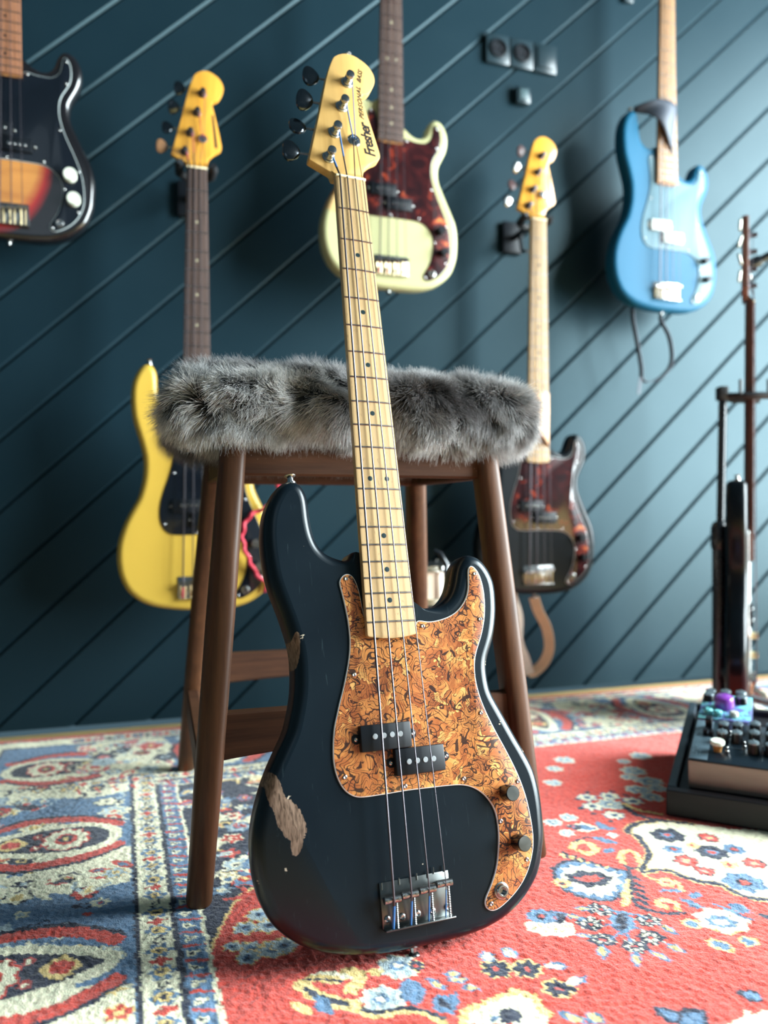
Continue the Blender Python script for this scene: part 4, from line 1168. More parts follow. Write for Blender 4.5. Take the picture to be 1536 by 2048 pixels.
def make_bass(name, root, paint, outline, guard, guard_mat, ply, head_mat, neck_mat, board, dots, knob, silk,
              fine=True, contour=True, saddle_mat=None, pickup_mat=None, pole_mat=None, y_head=True, peg_mat=None, knob_r=8.9, decal=None):
    saddle_mat = saddle_mat or CHROME
    pickup_mat = pickup_mat or BLACKP
    peg_mat = peg_mat or CHROME_D
    make_body(outline, paint, root, contour)
    # pickguard: the plies show as a pale rim
    g = slab_obj('pickguard', guard, [(1.5, 9.6), (1.1, 9.7), (1.0, 11.0), (1.0, 12.4)], guard_mat, root)
    slab_obj('edge_ply', guard, [(.7, 9.9), (.35, 10.1), (0, 11.0), (0, 12.6)], ply, g)
    sq = MB()
    neck = make_neck(root, neck_mat, board)
    # headstock
    hz = 11.5
    hd = slab_obj('headstock', HEAD_OUT, [(1.6, hz), (.6, hz + .35), (0, hz + 1.4), (0, hz + 12.5), (1.2, hz + 14)], head_mat, root)
    b = MB()     # sloping throat between nut and headstock face
    w = 20.6
    b.add([L(-w, -2, .4), L(w, -2, .4), L(w, -2, 19), L(-w, -2, 19), L(-w - 1, -15, hz + .2), L(w + 1.5, -17, hz + .2), L(w, -17, hz + 13), L(-w, -15, hz + 13)],
          [(0, 1, 2, 3), (4, 5, 1, 0), (5, 6, 2, 1), (7, 6, 5, 4), (0, 3, 7, 4), (3, 2, 6, 7)])
    b.build('throat', head_mat, hd, True, 30)
    b = MB()
    b.box(L(0, 0, .3), (.0425, .0035, .005), bev=.0008)
    b.build('nut', BONE, root)
    # frets
    for n in range(1, 21):
        y = fret_y(n)
        w = half_w(y) - .4
        b = MB()
        pts = [L(x, y, -.15 + .9 * (x / w) ** 2 * 1.0) for x in np.linspace(-w, w, 5)]
        b.tube(pts, .00115 if fine else .0013, 6, (1, .8))
        b.build('fret', FRETM, root)
    if dots is not None:
        for n in (3, 5, 7, 9, 12, 15, 17, 19):
            y = (fret_y(n) + fret_y(n - 1)) / 2
            for x in ((-11, 11) if n == 12 else (0,)):
                b = MB()
                z = .22 * abs(x) / 10
                b.lathe([(.0031, -.0008), (.0031, .00012), (.0026, .00018)], 14, Matrix.Translation(L(x, y, z)))
                b.build('fret_marker', dots, root)
    # strings
    rad = [1.3, 1.02, .80, .55]
    for i in range(4):
        px, py = POSTS[i]
        b = MB()
        zz = 6 - i
        pts = [L(px + 4.5, py + 1, zz - 2), L(px + 4.6, py + 6, zz - 1)]
        if i > 1:
            pts.append(L(11.6 + (0 if i == 2 else 3.2), -66, 5.2))
        pts += [L(NUTX[i], -1.5, -.9), L(NUTX[i], 1.5, -1.8)]
        for q in (200, 400, 600, 800):
            u = q / 880.
            pts.append(L(NUTX[i] + (SADX[i] - NUTX[i]) * u, q, -1.6 - 4.2 * u))
        pts += [L(SADX[i], SADY[i] - 2, -5.4), L(SADX[i] + .1, SADY[i] + 3, -4.4), L(SADX[i] + .3, 914, 4.5)]
        b.tube(pts, rad[i] * .001 * (1 if fine else 1.25), 8 if fine else 6)
        st = b.build('string', NICKEL, root)
        if silk:
            b = MB()
            b.tube([L(SADX[i] + .13, SADY[i] + 6, -3.6), L(SADX[i] + .3, 914, 4.3)], rad[i] * .00125, 8)
            b.build('silk_winding', silk, st)
            b = MB()
            e = pts[2] if i > 1 else pts[1].lerp(pts[2], .55)
            b.tube([pts[0], pts[1], e], rad[i] * .0012, 8)
            b.build('silk_winding', silk, st)
    # tuners
    for i, (px, py) in enumerate(POSTS):
        b = MB()
        M = Matrix.Translation(L(px, py, hz))
        b.lathe([(.0088, 0), (.0088, .0012), (.0078, .0022), (.0062, .0024), (.0060, .0045), (.0049, .0055), (.0045, .0085),
                 (.0045, .0115), (.0058, .013), (.0061, .0165), (.0055, .0180), (.0032, .0186)], 20, M)
        for q in range(3):
            b.lathe([(.0051, .0058 + q * .0019), (.0058, .0066 + q * .0019), (.0051, .0074 + q * .0019)], 14, M)
        tn = b.build('tuner', CHROME if fine else NICKEL, root)
        b = MB()
        b.box(L(px, py, hz + .5 - 8), (.0022, .013, .004))
        ed = -62 + (px + 25) * .92          # the headstock's straight edge
        x0 = -52 + (-(py) - 34) * .285 + 8
        kx = x0 - 17
        b.tube([L(x0 + 20, py - 13, hz + 17), L(kx, py - 13, hz + 17)], .0017, 8)
        b.build('shaft', CHROME, tn)
        b = MB()
        tilt = Matrix.Translation(L(kx - 11, py - 13, hz + 17)) @ Matrix.Rotation(R((8, -14, 18, 5)[i]), 4, 'X')
        lob = []
        for a in np.linspace(0, 2 * math.pi, 28, endpoint=False):
            rr = 1 + .07 * math.cos(3 * a)
            lob.append((rr * .0120 * math.cos(a), rr * .0142 * math.sin(a)))
        v = []
        for (sc, z) in ((.82, -.0032), (1, -.0016), (1, .0016), (.82, .0032)):
            v += [tilt @ Vector((x * sc, y * sc, z)) for x, y in lob]
        m = len(lob)
        b.add(v, [(j * m + q, j * m + (q + 1) % m, (j + 1) * m + (q + 1) % m, (j + 1) * m + q) for j in range(3) for q in range(m)] +
              [tuple(reversed(range(m))), tuple(3 * m + q for q in range(m))])
        b.build('key', peg_mat[i] if isinstance(peg_mat, list) else peg_mat, tn)
    b = MB()
    b.lathe([(.0030, 0), (.0030, .004), (.0085, .0046), (.0095, .0056), (.0085, .0068), (.0058, .0072), (.0052, .0064), (.0026, .0064), (.0024, .0078), (.0008, .0079)], 20,
            Matrix.Translation(L(12.9, -66, hz)))
    b.build('string_tree', CHROME, root)
    # pickups
    for (x0, x1, y0, y1, poles) in ((-49, 12.4, 705, 733.6, [(-32.3, 717.9), (-21.6, 717.8), (-11.6, 717.7), (-1.6, 718)]),
                                    (-9.8, 51.5, 734, 763, [(6, 748.8), (16.2, 748.8), (26.3, 748.9), (36.6, 749)])):
        b = MB()
        cx, cy = (x0 + x1) / 2, (y0 + y1) / 2
        b.box(L(cx, cy, 6.5), ((x1 - x0) * .001, (y1 - y0) * .001, .009), bev=.0016)
        for sx in (x0 - 3, x1 + 3):
            b.lathe([(.0055, -.001), (.0055, .0010), (.0050, .0014)], 14, Matrix.Translation(L(sx, cy + (0 if sx < cx else 0), 9.6)))
        pk = b.build('pickup', pickup_mat, root)
        for (x, y) in poles:
            b = MB()
            b.lathe([(.0032, 0), (.0032, .0012), (.0028, .0016)], 16, Matrix.Translation(L(x, y, 2.9)))
            b.build('pole_piece', pole_mat or (POLE if fine else CHROME), pk)
        for sx in (x0 - 4, x1 + 4):
            b = MB()
            b.lathe([(.0026, 0), (.0024, .0012), (.0014, .0018), (.0007, .0014)], 12, Matrix.Translation(L(sx, cy, 8.3)))
            b.build('pickup_screw', CHROME, pk)
    # controls
    for (x, y) in (KNOBS if outline is FRONT_OUT else [(124, 800), (131, 850)]):
        b = MB()
        M = Matrix.Translation(L(x, y, 9.4))
        r = knob_r * .001
        b.lathe([(r * .98, 0), (r, .0008)] + [(r * (.97 if q % 2 else 1.0), .002 + q * .0009) for q in range(13)] + [(r, .0150), (r * .96, .0162)], 40, M)
        kn = b.build('control_knob', knob, root)
        b = MB()
        b.lathe([(r * .93, .0161), (r * .91, .0166), (r * .3, .01665)], 32, M)
        b.build('knob_top', PLATE if outline is FRONT_OUT else knob, kn)
    b = MB()
    M = Matrix.Translation(L(108.5 * (1 if outline is FRONT_OUT else .95), 900.7, 9.6))
    b.lathe([(.0092, 0), (.0092, .0008), (.0078, .0012), (.0074, .0034), (.0062, .0048), (.0046, .0048), (.0038, .0040), (.0036, .0005)], 24, M)
    b.build('output_jack', CHROME, root)
    # bridge
    b = MB()
    px0, px1, py0, py1 = -38.5, 44.5, 869, 916
    mn = lambda x, y, z: L(x, y, z)
    b.box(mn((px0 + px1) / 2, (py0 + py1) / 2, 11), ((px1 - px0) * .001, (py1 - py0) * .001, .002), bev=.0009)
    b.box(mn((px0 + px1) / 2, py1 - .8, 6.5), ((px1 - px0) * .001, .0018, .011), bev=.0008)
    br = b.build('bridge', PLATE if fine else CHROME, root)
    for i in range(4):
        b = MB()
        x, y = SADX[i], SADY[i]
        b.tube([L(x - 9.6, y, -.2), L(x - 9.2, y, -.2), L(x + 9.2, y, -.2), L(x + 9.6, y, -.2)], [.0030, .0040, .0040, .0030], 14)
        sd = b.build('saddle', saddle_mat, br)
        b = MB()
        n = 26 if fine else 6
        pts, rr = [], []
        for q in range(n):
            pts.append(L(x + 5.2, y + 4 + (914 - y - 4) * q / (n - 1), 1 + 2.2 * q / n))
            rr.append((.0015 if q % 2 else .0010))
        b.tube(pts, rr, 8)
        if silk is None or not fine:
            b.tube([L(x - 4, y + 3, 4), L(x - 4, 914, 6)], .0022, 8)
        b.build('intonation_screw', BRASS if not fine else PLATE, sd)
        b = MB()
        for dx in (-6.5, 6.5):
            b.tube([L(x + dx, y, -5.0), L(x + dx, y, 10)], .0014, 8)
            if fine:
                b.tube([L(x + dx, y - 9, 9.7), L(x + dx, y - 16, 9.7)], .0008, 5)
        b.build('height_screw', CHROME, sd)
    if fine:
        for (x, y) in [(-33, 905.6), (-15.7, 906), (2.5, 906.1), (20.5, 906.5), (39.5, 906.3)]:
            b = MB()
            b.lathe([(.0038, 0), (.0034, .0016), (.0022, .0024), (.0008, .0020)], 14, Matrix.Translation(L(x, y, 10)))
            b.build('bridge_screw', CHROME, br)
    for (x, y) in (SCREWS if fine else [s_ for k_, s_ in enumerate(SCREWS)]):
        if outline is not FRONT_OUT:
            q = wall_shape([(x, y)])[0]
            x, y = q[0], q[1]
        b = MB()
        b.lathe([(.0027, 0), (.0025, .0010), (.0016, .0016), (.0006, .0011)], 12, Matrix.Translation(L(x, y, 9.6)))
        b.build('guard_screw', CHROME, g)
    # strap buttons
    sc = 1 if outline is FRONT_OUT else .95
    for (x, y, d) in ((-100.5 * sc, 418, (-.06, 1, 0)), (4.0, 942.5, (0, -1, 0))):
        b = MB()
        b.lathe([(.0066, -.002), (.0066, .0012), (.0042, .0022), (.0038, .0062), (.0066, .0086), (.0070, .0098), (.0058, .0104), (.002, .0100)], 18, along(L(x, y, 33), d))
        b.build('strap_button', CHROME, root)
    if decal:
        b = MB()
        v = []
        pts = [(33, -120), (40, -55)]
        for (x, y) in ((32, -122), (36, -122), (44.5, -52), (38.5, -52)):
            v.append(L(x, y, hz - .25))
        v += [q + Vector((0, 0, -.0003)) for q in v]
        b.add(v, [(0, 1, 2, 3), (7, 6, 5, 4), (0, 4, 5, 1), (1, 5, 6, 2), (2, 6, 7, 3), (3, 7, 4, 0)])
        b.build('logo_strip', decal, hd, False)
    return root, hd


KNOBS = [(129.5, 797.4), (137.0, 853.2)]

# the front bass leans on the stool; axes found from its own fret spacing
fx = Vector((0.91845, 0.39542, -0.00951))
fy = Vector((-0.09047, -0.23341, 0.96816)) * 1
fy = Vector((-0.09047, 0.23341, 0.96816))
fz = fx.cross(fy).normalized()
fy = fz.cross(fx).normalized()
fo = Vector((-0.04447, 1.05468, H + 0.44622)) - fy * 0.945
root = empty('bass_guitar', mat=frame(fo, fx, fy, fz),
             label='worn black bass guitar with orange shell pickguard leaning on the stool', cat='bass guitar')
_, fhead = make_bass('front', root, FRONT_PAINT, FRONT_OUT, FRONT_GUARD, TIGER, WHITEP, MAPLE_HEAD, MAPLE, None, DOT, CHROME_D, BLUESILK)


def text_obj(name, s, size, p, up_dir, parent, mat, shear=0.0, bold=0.0, thick=.00015, spacing=1.0, scale_x=1.0, arc=0.0):
    cu = bpy.data.curves.new(name, 'FONT')
    cu.body = s
    cu.size = size
    cu.shear = shear
    cu.offset = bold
    cu.extrude = thick
    cu.space_character = spacing
    o = bpy.data.objects.new(name, cu)
    COL.objects.link(o)
    dg = bpy.context.evaluated_depsgraph_get()
    me = bpy.data.meshes.new_from_object(o.evaluated_get(dg))
    bpy.data.objects.remove(o)
    if arc:
        for v in me.vertices:
            v.co.y += arc * v.co.x ** 2
    for v in me.vertices:
        v.co.x *= scale_x
    u = Vector(up_dir).normalized()
    M = frame(p, u, Vector((0, 0, 1)).cross(u), (0, 0, 1))
    me.transform(M)
    me.materials.clear()
    me.materials.append(mat)
    o = bpy.data.objects.new(name, me)
    return link(o, parent)


text_obj('maker_lettering', 'Fresher', .0212, L(45.5, -50, 11.35), (-.115, .99, 0), fhead, INK, .28, .00042, spacing=.86, scale_x=.93)
text_obj('model_lettering', 'PERSONAL', .0090, L(33.6, -108, 11.35), (-.02, 1, 0), fhead, INK, .5, .00012, spacing=1.12, scale_x=1.12)
text_obj('model_lettering', 'BASS', .0090, L(33.6, -168.5, 11.35), (.22, 1, 0), fhead, INK, .5, .00012, spacing=1.1, scale_x=1.02)


# wall basses: u = picture column of the middle, d = distance ahead, vb = picture row of the body's bottom
def wall_bass(u, d, vb, label, **kw):
    o = Vector(((u - 768) / F * d, d, H - (vb - 1024) / F * d)) - UP * .003
    r = empty('bass_guitar', mat=frame(o, A, UP, N), label=label, cat='bass guitar', group='basses hanging on the panelled wall')
    return make_bass('wall', r, outline=WALL_OUT, guard=WALL_GUARD, fine=False, contour=False, **kw)[0]


BLK_PAINT = body_paint('gloss black lacquer', (0.003, 0.005, 0.007), .3, .22, sp=.15)
YEL_PAINT = body_paint('butter yellow lacquer', (0.58, 0.37, 0.055), .34, .3, sp=.3)
CRM_PAINT = body_paint('aged cream lacquer', (0.43, 0.425, 0.225), .32, .3, sp=.3,
                       wear=[(-.150, .23, .030, .045, .2, (.42, .22, .08)), (-.128, .18, .03, .018, .1, (.55, .36, .16)), (-.105, .30, .035, .014, .9, (.66, .62, .42))])
BLU_PAINT = body_paint('metallic lake blue lacquer', (0.008, 0.088, 0.165), .42, .0, sp=.14)
SUN_PAINT = body_paint('three tone sunburst lacquer', (0.5, 0.2, 0.04), .2, .8, edge=True)
BLK_GUARD = plain('black three ply plastic', (0.004, 0.006, 0.010), .22, 0, .3)
MINT = spec(plain('pale blue-grey guard plastic', (0.11, 0.19, 0.23), .4), .18)
GREYPLY = plain('pale grey ply', (0.46, 0.52, 0.52), .3)
WHITEPK = plain('white pickup cover', (0.62, 0.66, 0.64), .4)

sun = wall_bass(10, 1.62, 472, 'sunburst bass guitar with black pickguard and two cream knobs, hanging at top left',
                paint=SUN_PAINT, guard_mat=BLK_GUARD, ply=GREYPLY, head_mat=MAPLE_AMBER, neck_mat=MAPLE_DARK, board=PAUFERRO, dots=INK, knob=CREAMP, silk=None, knob_r=13.5)
yel = wall_bass(394, 1.678, 1222, 'butter yellow bass guitar with black pickguard and amber headstock, behind the stool left legs',
                paint=YEL_PAINT, guard_mat=BLK_GUARD, ply=BLK_GUARD, head_mat=MAPLE_AMBER, neck_mat=MAPLE_DARK, board=ROSEWOOD, dots=PEARLDOT, knob=CHROME, silk=REDSILK, knob_r=9.5,
                peg_mat=[plain('tan peg', (.30, .15, .07), .4), CHROME_D, CHROME_D, CHROME_D], decal=INK)
crm = wall_bass(783, 1.82, 572, 'cream bass guitar with dark red tortoise pickguard and worn edge, behind the headstock',
                paint=CRM_PAINT, guard_mat=TORT, ply=TORT, head_mat=MAPLE_AMBER, neck_mat=MAPLE_DARK, board=ROSEWOOD, dots=PEARLDOT, knob=BLACKP, silk=REDSILK, saddle_mat=CHROME_D)
blk = wall_bass(1078, 1.98, 1190, 'black bass guitar with tortoise pickguard and tan leather strap, right of the stool',
                paint=BLK_PAINT, guard_mat=TORT, ply=GREYPLY, head_mat=MAPLE_AMBER, neck_mat=MAPLE, board=None, dots=INK, knob=BLACKP, silk=None,
                peg_mat=[CHROME, plain('dark red peg', (.09, .05, .05), .4)] * 2, decal=INK)
blu = wall_bass(1336, 2.107, 618, 'metallic blue bass guitar with pale grey pickguard and black strap, hanging at upper right',
                paint=BLU_PAINT, guard_mat=MINT, ply=MINT, head_mat=MAPLE_AMBER, neck_mat=MAPLE_DARK, board=wood('warm amber board', (0.27, 0.14, 0.06), (0.40, 0.22, 0.10), .5, 'Y'), dots=None, knob=BLACKP, silk=None, pickup_mat=WHITEPK)


# hangers: arm from the wall, yoke under the headstock
def hanger_at(u, d, vb, label):
    o = Vector(((u - 768) / F * d, d, H - (vb - 1024) / F * d)) - UP * .003
    M = frame(o, A, UP, N)
    top = M @ L(0, -12, 8)
    off = (top - P0).dot(N)
    base = top - N * off
    r = empty('wall_hanger', mat=frame(base, A, UP, N), label=label, cat='wall hanger', group='hangers holding the wall basses')
    b = MB()
    b.box((0, -.012, .008), (.060, .085, .016), bev=.006)
    b.build('wall_plate', BLACKP, r)
    b = MB()
    b.tube([(0, -.015, .012), (0, -.015, off * .55), (0, -.013, off - .048)], .0085, 12)
    b.tube([(0, -.015, .05), (0, -.065, off * .45), (0, -.075, off * .45 + .03)], .005, 8)
    b.build('arm', BLACKM, r)
    for sx in (-1, 1):
        b = MB()
        b.tube([(0, -.013, off - .050), (sx * .020, -.013, off - .046), (sx * .034, -.012, off - .030), (sx * .036, -.008, off - .004), (sx * .034, -.004, off + .008)],
               [.008, .009, .0095, .0095, .007], 12)
        b.build('yoke_prong', RUBBER, r)
    return r


hanger_at(394, 1.678, 1222, 'black wall hanger gripping the amber headstock of the yellow bass')
hanger_at(1078, 1.98, 1190, 'black wall hanger gripping the headstock of the black bass')

# ---------------------------------------------------------------- straps
LEATHER = plain('tan leather', (0.80, 0.50, 0.30), .55, scale=60)
LEATHER_P = plain('pale worn leather', (0.85, 0.72, 0.60), .6, scale=60)
DSTRAP = plain('grey-black woven strap', (0.035, 0.045, 0.065), .6, scale=150)


def wrap(o, yt, yb_l, yb_r, mat, parent, name, rx=34, zf=-5, zb=27, flare=0):
    """band of strap wound round a neck: front arc from left to right with a slanting lower edge"""
    M = o
    v = []
    n, m = 17, 7
    for j in range(m):
        w = j / (m - 1)
        for i in range(n):
            a = math.pi + math.pi * i / (n - 1)            # left round the front to the right
            x = rx * math.cos(a) * (1 + flare * w * (1 if i > n / 2 else .4))
            z = zf + (zb - zf) * (1 + math.sin(a)) ** 1.0
            u = i / (n - 1)
            y = yt + (yb_l + (yb_r - yb_l) * u ** 1.4 - yt) * w
            v.append(L(x, y, z))
    back = []
    f = [(j * n + i, j * n + i + 1, (j + 1) * n + i + 1, (j + 1) * n + i) for j in range(m - 1) for i in range(n - 1)]
    ob = mesh_obj(name, v, f, mat, parent)
    s = ob.modifiers.new('thickness', 'SOLIDIFY')
    s.thickness = .0022
    return ob


def ribbon(name, pts, width, mat, parent, up, thick=.0022):
    """flat strap along pts; up(t) gives the width direction"""
    P = catmull([tuple(p) for p in pts], .006, False)
    n = len(P)
    v, f = [], []
    for i, p in enumerate(P):
        d = Vector(P[min(i + 1, n - 1)] - P[max(i - 1, 0)]).normalized()
        w = Vector(up(i / (n - 1)))
        w = (w - d * w.dot(d)).normalized()
        nn = d.cross(w)
        for sx, sy in ((-1, -1), (1, -1), (1, 1), (-1, 1)):
            v.append(Vector(p) + w * sx * width / 2 + nn * sy * thick / 2)
    for i in range(n - 1):
        for k_ in range(4):
            f.append((i * 4 + k_, i * 4 + (k_ + 1) % 4, (i + 1) * 4 + (k_ + 1) % 4, (i + 1) * 4 + k_))
    f += [(3, 2, 1, 0), tuple((n - 1) * 4 + k_ for k_ in range(4))]
    b = MB()
    b.add(v, f)
    return b.build(name, mat, parent, True, 50)


def bass_matrix(u, d, vb):
    o = Vector(((u - 768) / F * d, d, H - (vb - 1024) / F * d)) - UP * .003
    return frame(o, A, UP, N)


Mb = bass_matrix(1078, 1.98, 1190)
st = empty('guitar_strap', mat=Mb, label='tan leather strap wound round the neck of the black bass and hanging below it', cat='guitar strap')
wrap(Mb, 436, 520, 590, LEATHER, st, 'neck_wrap', rx=33, zf=-14, zb=20)
ribbon('hanging_tail', [L(-46, 915, 62), L(-50, 950, 50), L(-40, 1000, 40), L(-42, 1060, 36), L(-20, 1110, 40), L(-4, 1150, 46)], .030, LEATHER_P, st, lambda t: (1, 0, .3))
ribbon('hanging_loop', [L(4, 951, 33), L(12, 985, 26), L(34, 1030, 22), L(44, 1080, 26), L(34, 1120, 36), L(8, 1146, 46), L(-6, 1150, 50)], .026, LEATHER, st, lambda t: (.75, 0, .66))

Mu = bass_matrix(1336, 2.107, 618)
st = empty('guitar_strap', mat=Mu, label='dark grey strap draped from the horn over the neck of the blue bass', cat='guitar strap')
b = MB()
rows = []
left_t, left_b = L(-96, 416, 22), L(-92, 426, 22)
for j in range(9):
    w = j / 8
    row = []
    for i in range(15):
        u = i / 14
        top = Vector(L(-96, 412, 20)).lerp(Vector(L(34, 420, -10)), u)
        top.y += .018 * math.sin(u * math.pi * .9)
        bot = Vector(L(-92, 420, 22)).lerp(Vector(L(34, 560, 0)), u)
        bot.y += .020 * math.sin(u * math.pi)
        p = top.lerp(bot, w)
        p.z += .030 * math.sin(math.pi * min(1, u * 1.12)) ** 1.0 + .004 * math.sin(u * 9 + w * 5)
        if u > .8:
            p.z -= .032 * ((u - .8) / .2) ** 2
        row.append(p)
    rows.append(row)
b.add([p for r_ in rows for p in r_], [(j * 15 + i, j * 15 + i + 1, (j + 1) * 15 + i + 1, (j + 1) * 15 + i) for j in range(8) for i in range(14)])
ob = b.build('neck_drape', DSTRAP, st)
s = ob.modifiers.new('thickness', 'SOLIDIFY')
s.thickness = .0025
ribbon('hanging_loop', [L(-74, 925, 50), L(-78, 960, 45), L(-66, 1030, 42), L(-52, 1090, 44), L(-44, 1124, 50), L(-20, 1130, 46), L(16, 1110, 36), L(36, 1070, 30), L(26, 1010, 28), L(2, 965, 32), L(4, 949, 33)],
       .012, DSTRAP, st, lambda t: (.3, 0, 1))
ribbon('strap_end', [L(-50, 1118, 48), L(-58, 1165, 48)], .008, DSTRAP, st, lambda t: (1, 0, 0))

# red cable looping over the yellow bass
b = MB()
Myl = bass_matrix(394, 1.678, 1222)
pts = catmull([tuple(Myl @ L(*q)) for q in ((142, 905, 8), (150, 890, 4), (128, 868, -2), (104, 822, -4), (96, 780, 2), (112, 740, 0), (150, 720, -6), (176, 690, -6), (165, 650, 0), (148, 600, 6), (135, 560, 30))], .004, False)
tw = []
for i, p in enumerate(pts):
    a = i * .9
    tw.append(Vector(p) + A * .0022 * math.cos(a) + N * .0022 * math.sin(a))
b.tube(tw, .0046, 8)
b.build('cable', plain('red cloth cable jacket', (0.50, 0.025, 0.05), .6), None, label='red twisted instrument cable hanging over the right side of the yellow bass', cat='cable')

# ---------------------------------------------------------------- stool
sa = Vector((0.959, 0.284, 0)).normalized()
sb = Vector((-sa.y, sa.x, 0))
FL, FR = Vector((-0.229, 0.977, 0)), Vector((0.212, 1.117, 0))
BL, BR = Vector((-0.372, 1.484, 0)), Vector((0.074, 1.624, 0))
tops = {'FL': Vector((-0.193, 1.019, 0)), 'FR': Vector((0.139, 1.127, 0))}
tops['BL'] = tops['FL'] + sb * .300
tops['BR'] = tops['FR'] + sb * .296
LT = .588
stool_o = (FL + FR + BL + BR) / 4
stool = empty('stool', mat=frame(stool_o, sa, sb, UP), label='dark walnut four-legged stool under the grey fur, holding up the front bass', cat='stool')
SI = Matrix(frame(stool_o, sa, sb, UP)).inverted()


def superring(c, ax, ay, rx, ry, n=24, p=3.2):
    out = []
    for i in range(n):
        a = 2 * math.pi * i / n
        ca, sn = math.cos(a), math.sin(a)
        x = rx * math.copysign(abs(ca) ** (2 / p), ca)
        y = ry * math.copysign(abs(sn) ** (2 / p), sn)
        out.append(c + ax * x + ay * y)
    return out


def leg(foot, top, name='leg'):
    b = MB()
    v = []
    prof = [(0.0, .0140, .0165), (.004, .0158, .0185), (.15, .0172, .0205), (.35, .0180, .0225), (.50, .0172, .0225), (LT, .0165, .0215)]
    for z, rx, ry in prof:
        c = foot.lerp(top, z / LT)
        v += superring(SI @ Vector((c.x, c.y, z)), Vector((1, 0, 0)), Vector((0, 1, 0)), rx, ry, 28, 2.9)
    n = 28
    f = [(j * n + i, j * n + (i + 1) % n, (j + 1) * n + (i + 1) % n, (j + 1) * n + i) for j in range(len(prof) - 1) for i in range(n)]
    f += [tuple(reversed(range(n))), tuple((len(prof) - 1) * n + i for i in range(n))]
    b.add(v, f)
    return b.build(name, WALNUT, stool, True, 60)


for k_, ft in (('FL', FL), ('FR', FR), ('BL', BL), ('BR', BR)):
    leg(ft, tops[k_])


def at_z(ft, tp, z):
    c = ft.lerp(tp, z / LT)
    return SI @ Vector((c.x, c.y, z))


def rail(p, q, z0, z1, th, name, arch=0.0, mat=None):
    """board between two points, its lower edge arched"""
    d = (q - p)
    d.z = 0
    ln = d.length
    u = d.normalized()
    w = Vector((-u.y, u.x, 0))
    n = 18
    v = []
    for i in range(n + 1):
        t = i / n
        c = p + u * ln * t
        lo = z0 + arch * math.sin(math.pi * t) ** .8
        for (dy, z) in ((-th / 2, lo + .003), (-th / 2, z1 - .002), (-th / 2 + .002, z1), (th / 2 - .002, z1), (th / 2, z1 - .002), (th / 2, lo + .003), (th / 2 - .003, lo), (-th / 2 + .003, lo)):
            v.append(Vector((c.x, c.y, z)) + w * dy)
    m = 8
    f = [(i * m + k_, i * m + (k_ + 1) % m, (i + 1) * m + (k_ + 1) % m, (i + 1) * m + k_) for i in range(n) for k_ in range(m)]
    f += [tuple(reversed(range(m))), tuple(n * m + k_ for k_ in range(m))]
    b = MB()
    b.add(v, f)
    return b.build(name, mat or WALNUT_X, stool, True, 40)


zc = .20
rail(at_z(FL, tops['FL'], zc), at_z(FR, tops['FR'], zc), .170, .231, .020, 'stretcher', .012)
rail(at_z(BL, tops['BL'], zc), at_z(BR, tops['BR'], zc), .168, .226, .020, 'stretcher', .010)
zc = .135
rail(at_z(FL, tops['FL'], zc), at_z(BL, tops['BL'], zc), .105, .164, .020, 'stretcher', .010)
rail(at_z(FR, tops['FR'], zc), at_z(BR, tops['BR'], zc), .105, .164, .020, 'stretcher', .010)
zc = .56
for a_, b_ in (('FL', 'FR'), ('BL', 'BR'), ('FL', 'BL'), ('FR', 'BR')):
    ft = dict(FL=FL, FR=FR, BL=BL, BR=BR)
    rail(at_z(ft[a_], tops[a_], zc), at_z(ft[b_], tops[b_], zc), .530, .588, .022, 'apron')
# padded seat
tc = SI @ ((tops['FL'] + tops['FR'] + tops['BL'] + tops['BR']) / 4)
b = MB()
v = []
for (z, g) in ((.588, -.012), (.592, -.002), (.600, .004), (.618, .006), (.630, -.004), (.634, -.03)):
    v += superring(Vector((tc.x, tc.y, z)), Vector((1, 0, 0)), Vector((0, 1, 0)), .232 + g, .178 + g, 48, 7)
n = 48
b.add(v, [(j * n + i, j * n + (i + 1) % n, (j + 1) * n + (i + 1) % n, (j + 1) * n + i) for j in range(5) for i in range(n)] + [tuple(reversed(range(n))), tuple(5 * n + i for i in range(n))])
b.build('seat_pad', plain('dark brown suede seat', (0.045, 0.036, 0.036), .85, scale=200), stool, True, 50)


# ---------------------------------------------------------------- fur throw
def vn3(p, sc, seed=0):
    x, y, z = (p * sc).T
    return (vnoise2(x + z * .73, y - z * .41, seed) + vnoise2(y * 1.1 + 17 + x * .3, z * 1.3 - 9, seed + 3)) / 2


throw_c = stool_o * 0 + Vector(((tops['FL'] + tops['FR']) / 2)) + sb * .158
throw_c.z = .623
throw = empty('fur_throw', mat=frame(Vector((throw_c.x, throw_c.y, .588)), sa, sb, UP),
              label='shaggy grey-brown fur throw folded over the stool seat', cat='fur throw')
NU, NV = 220, 72
RA, RB, RC = .252, .200, .050


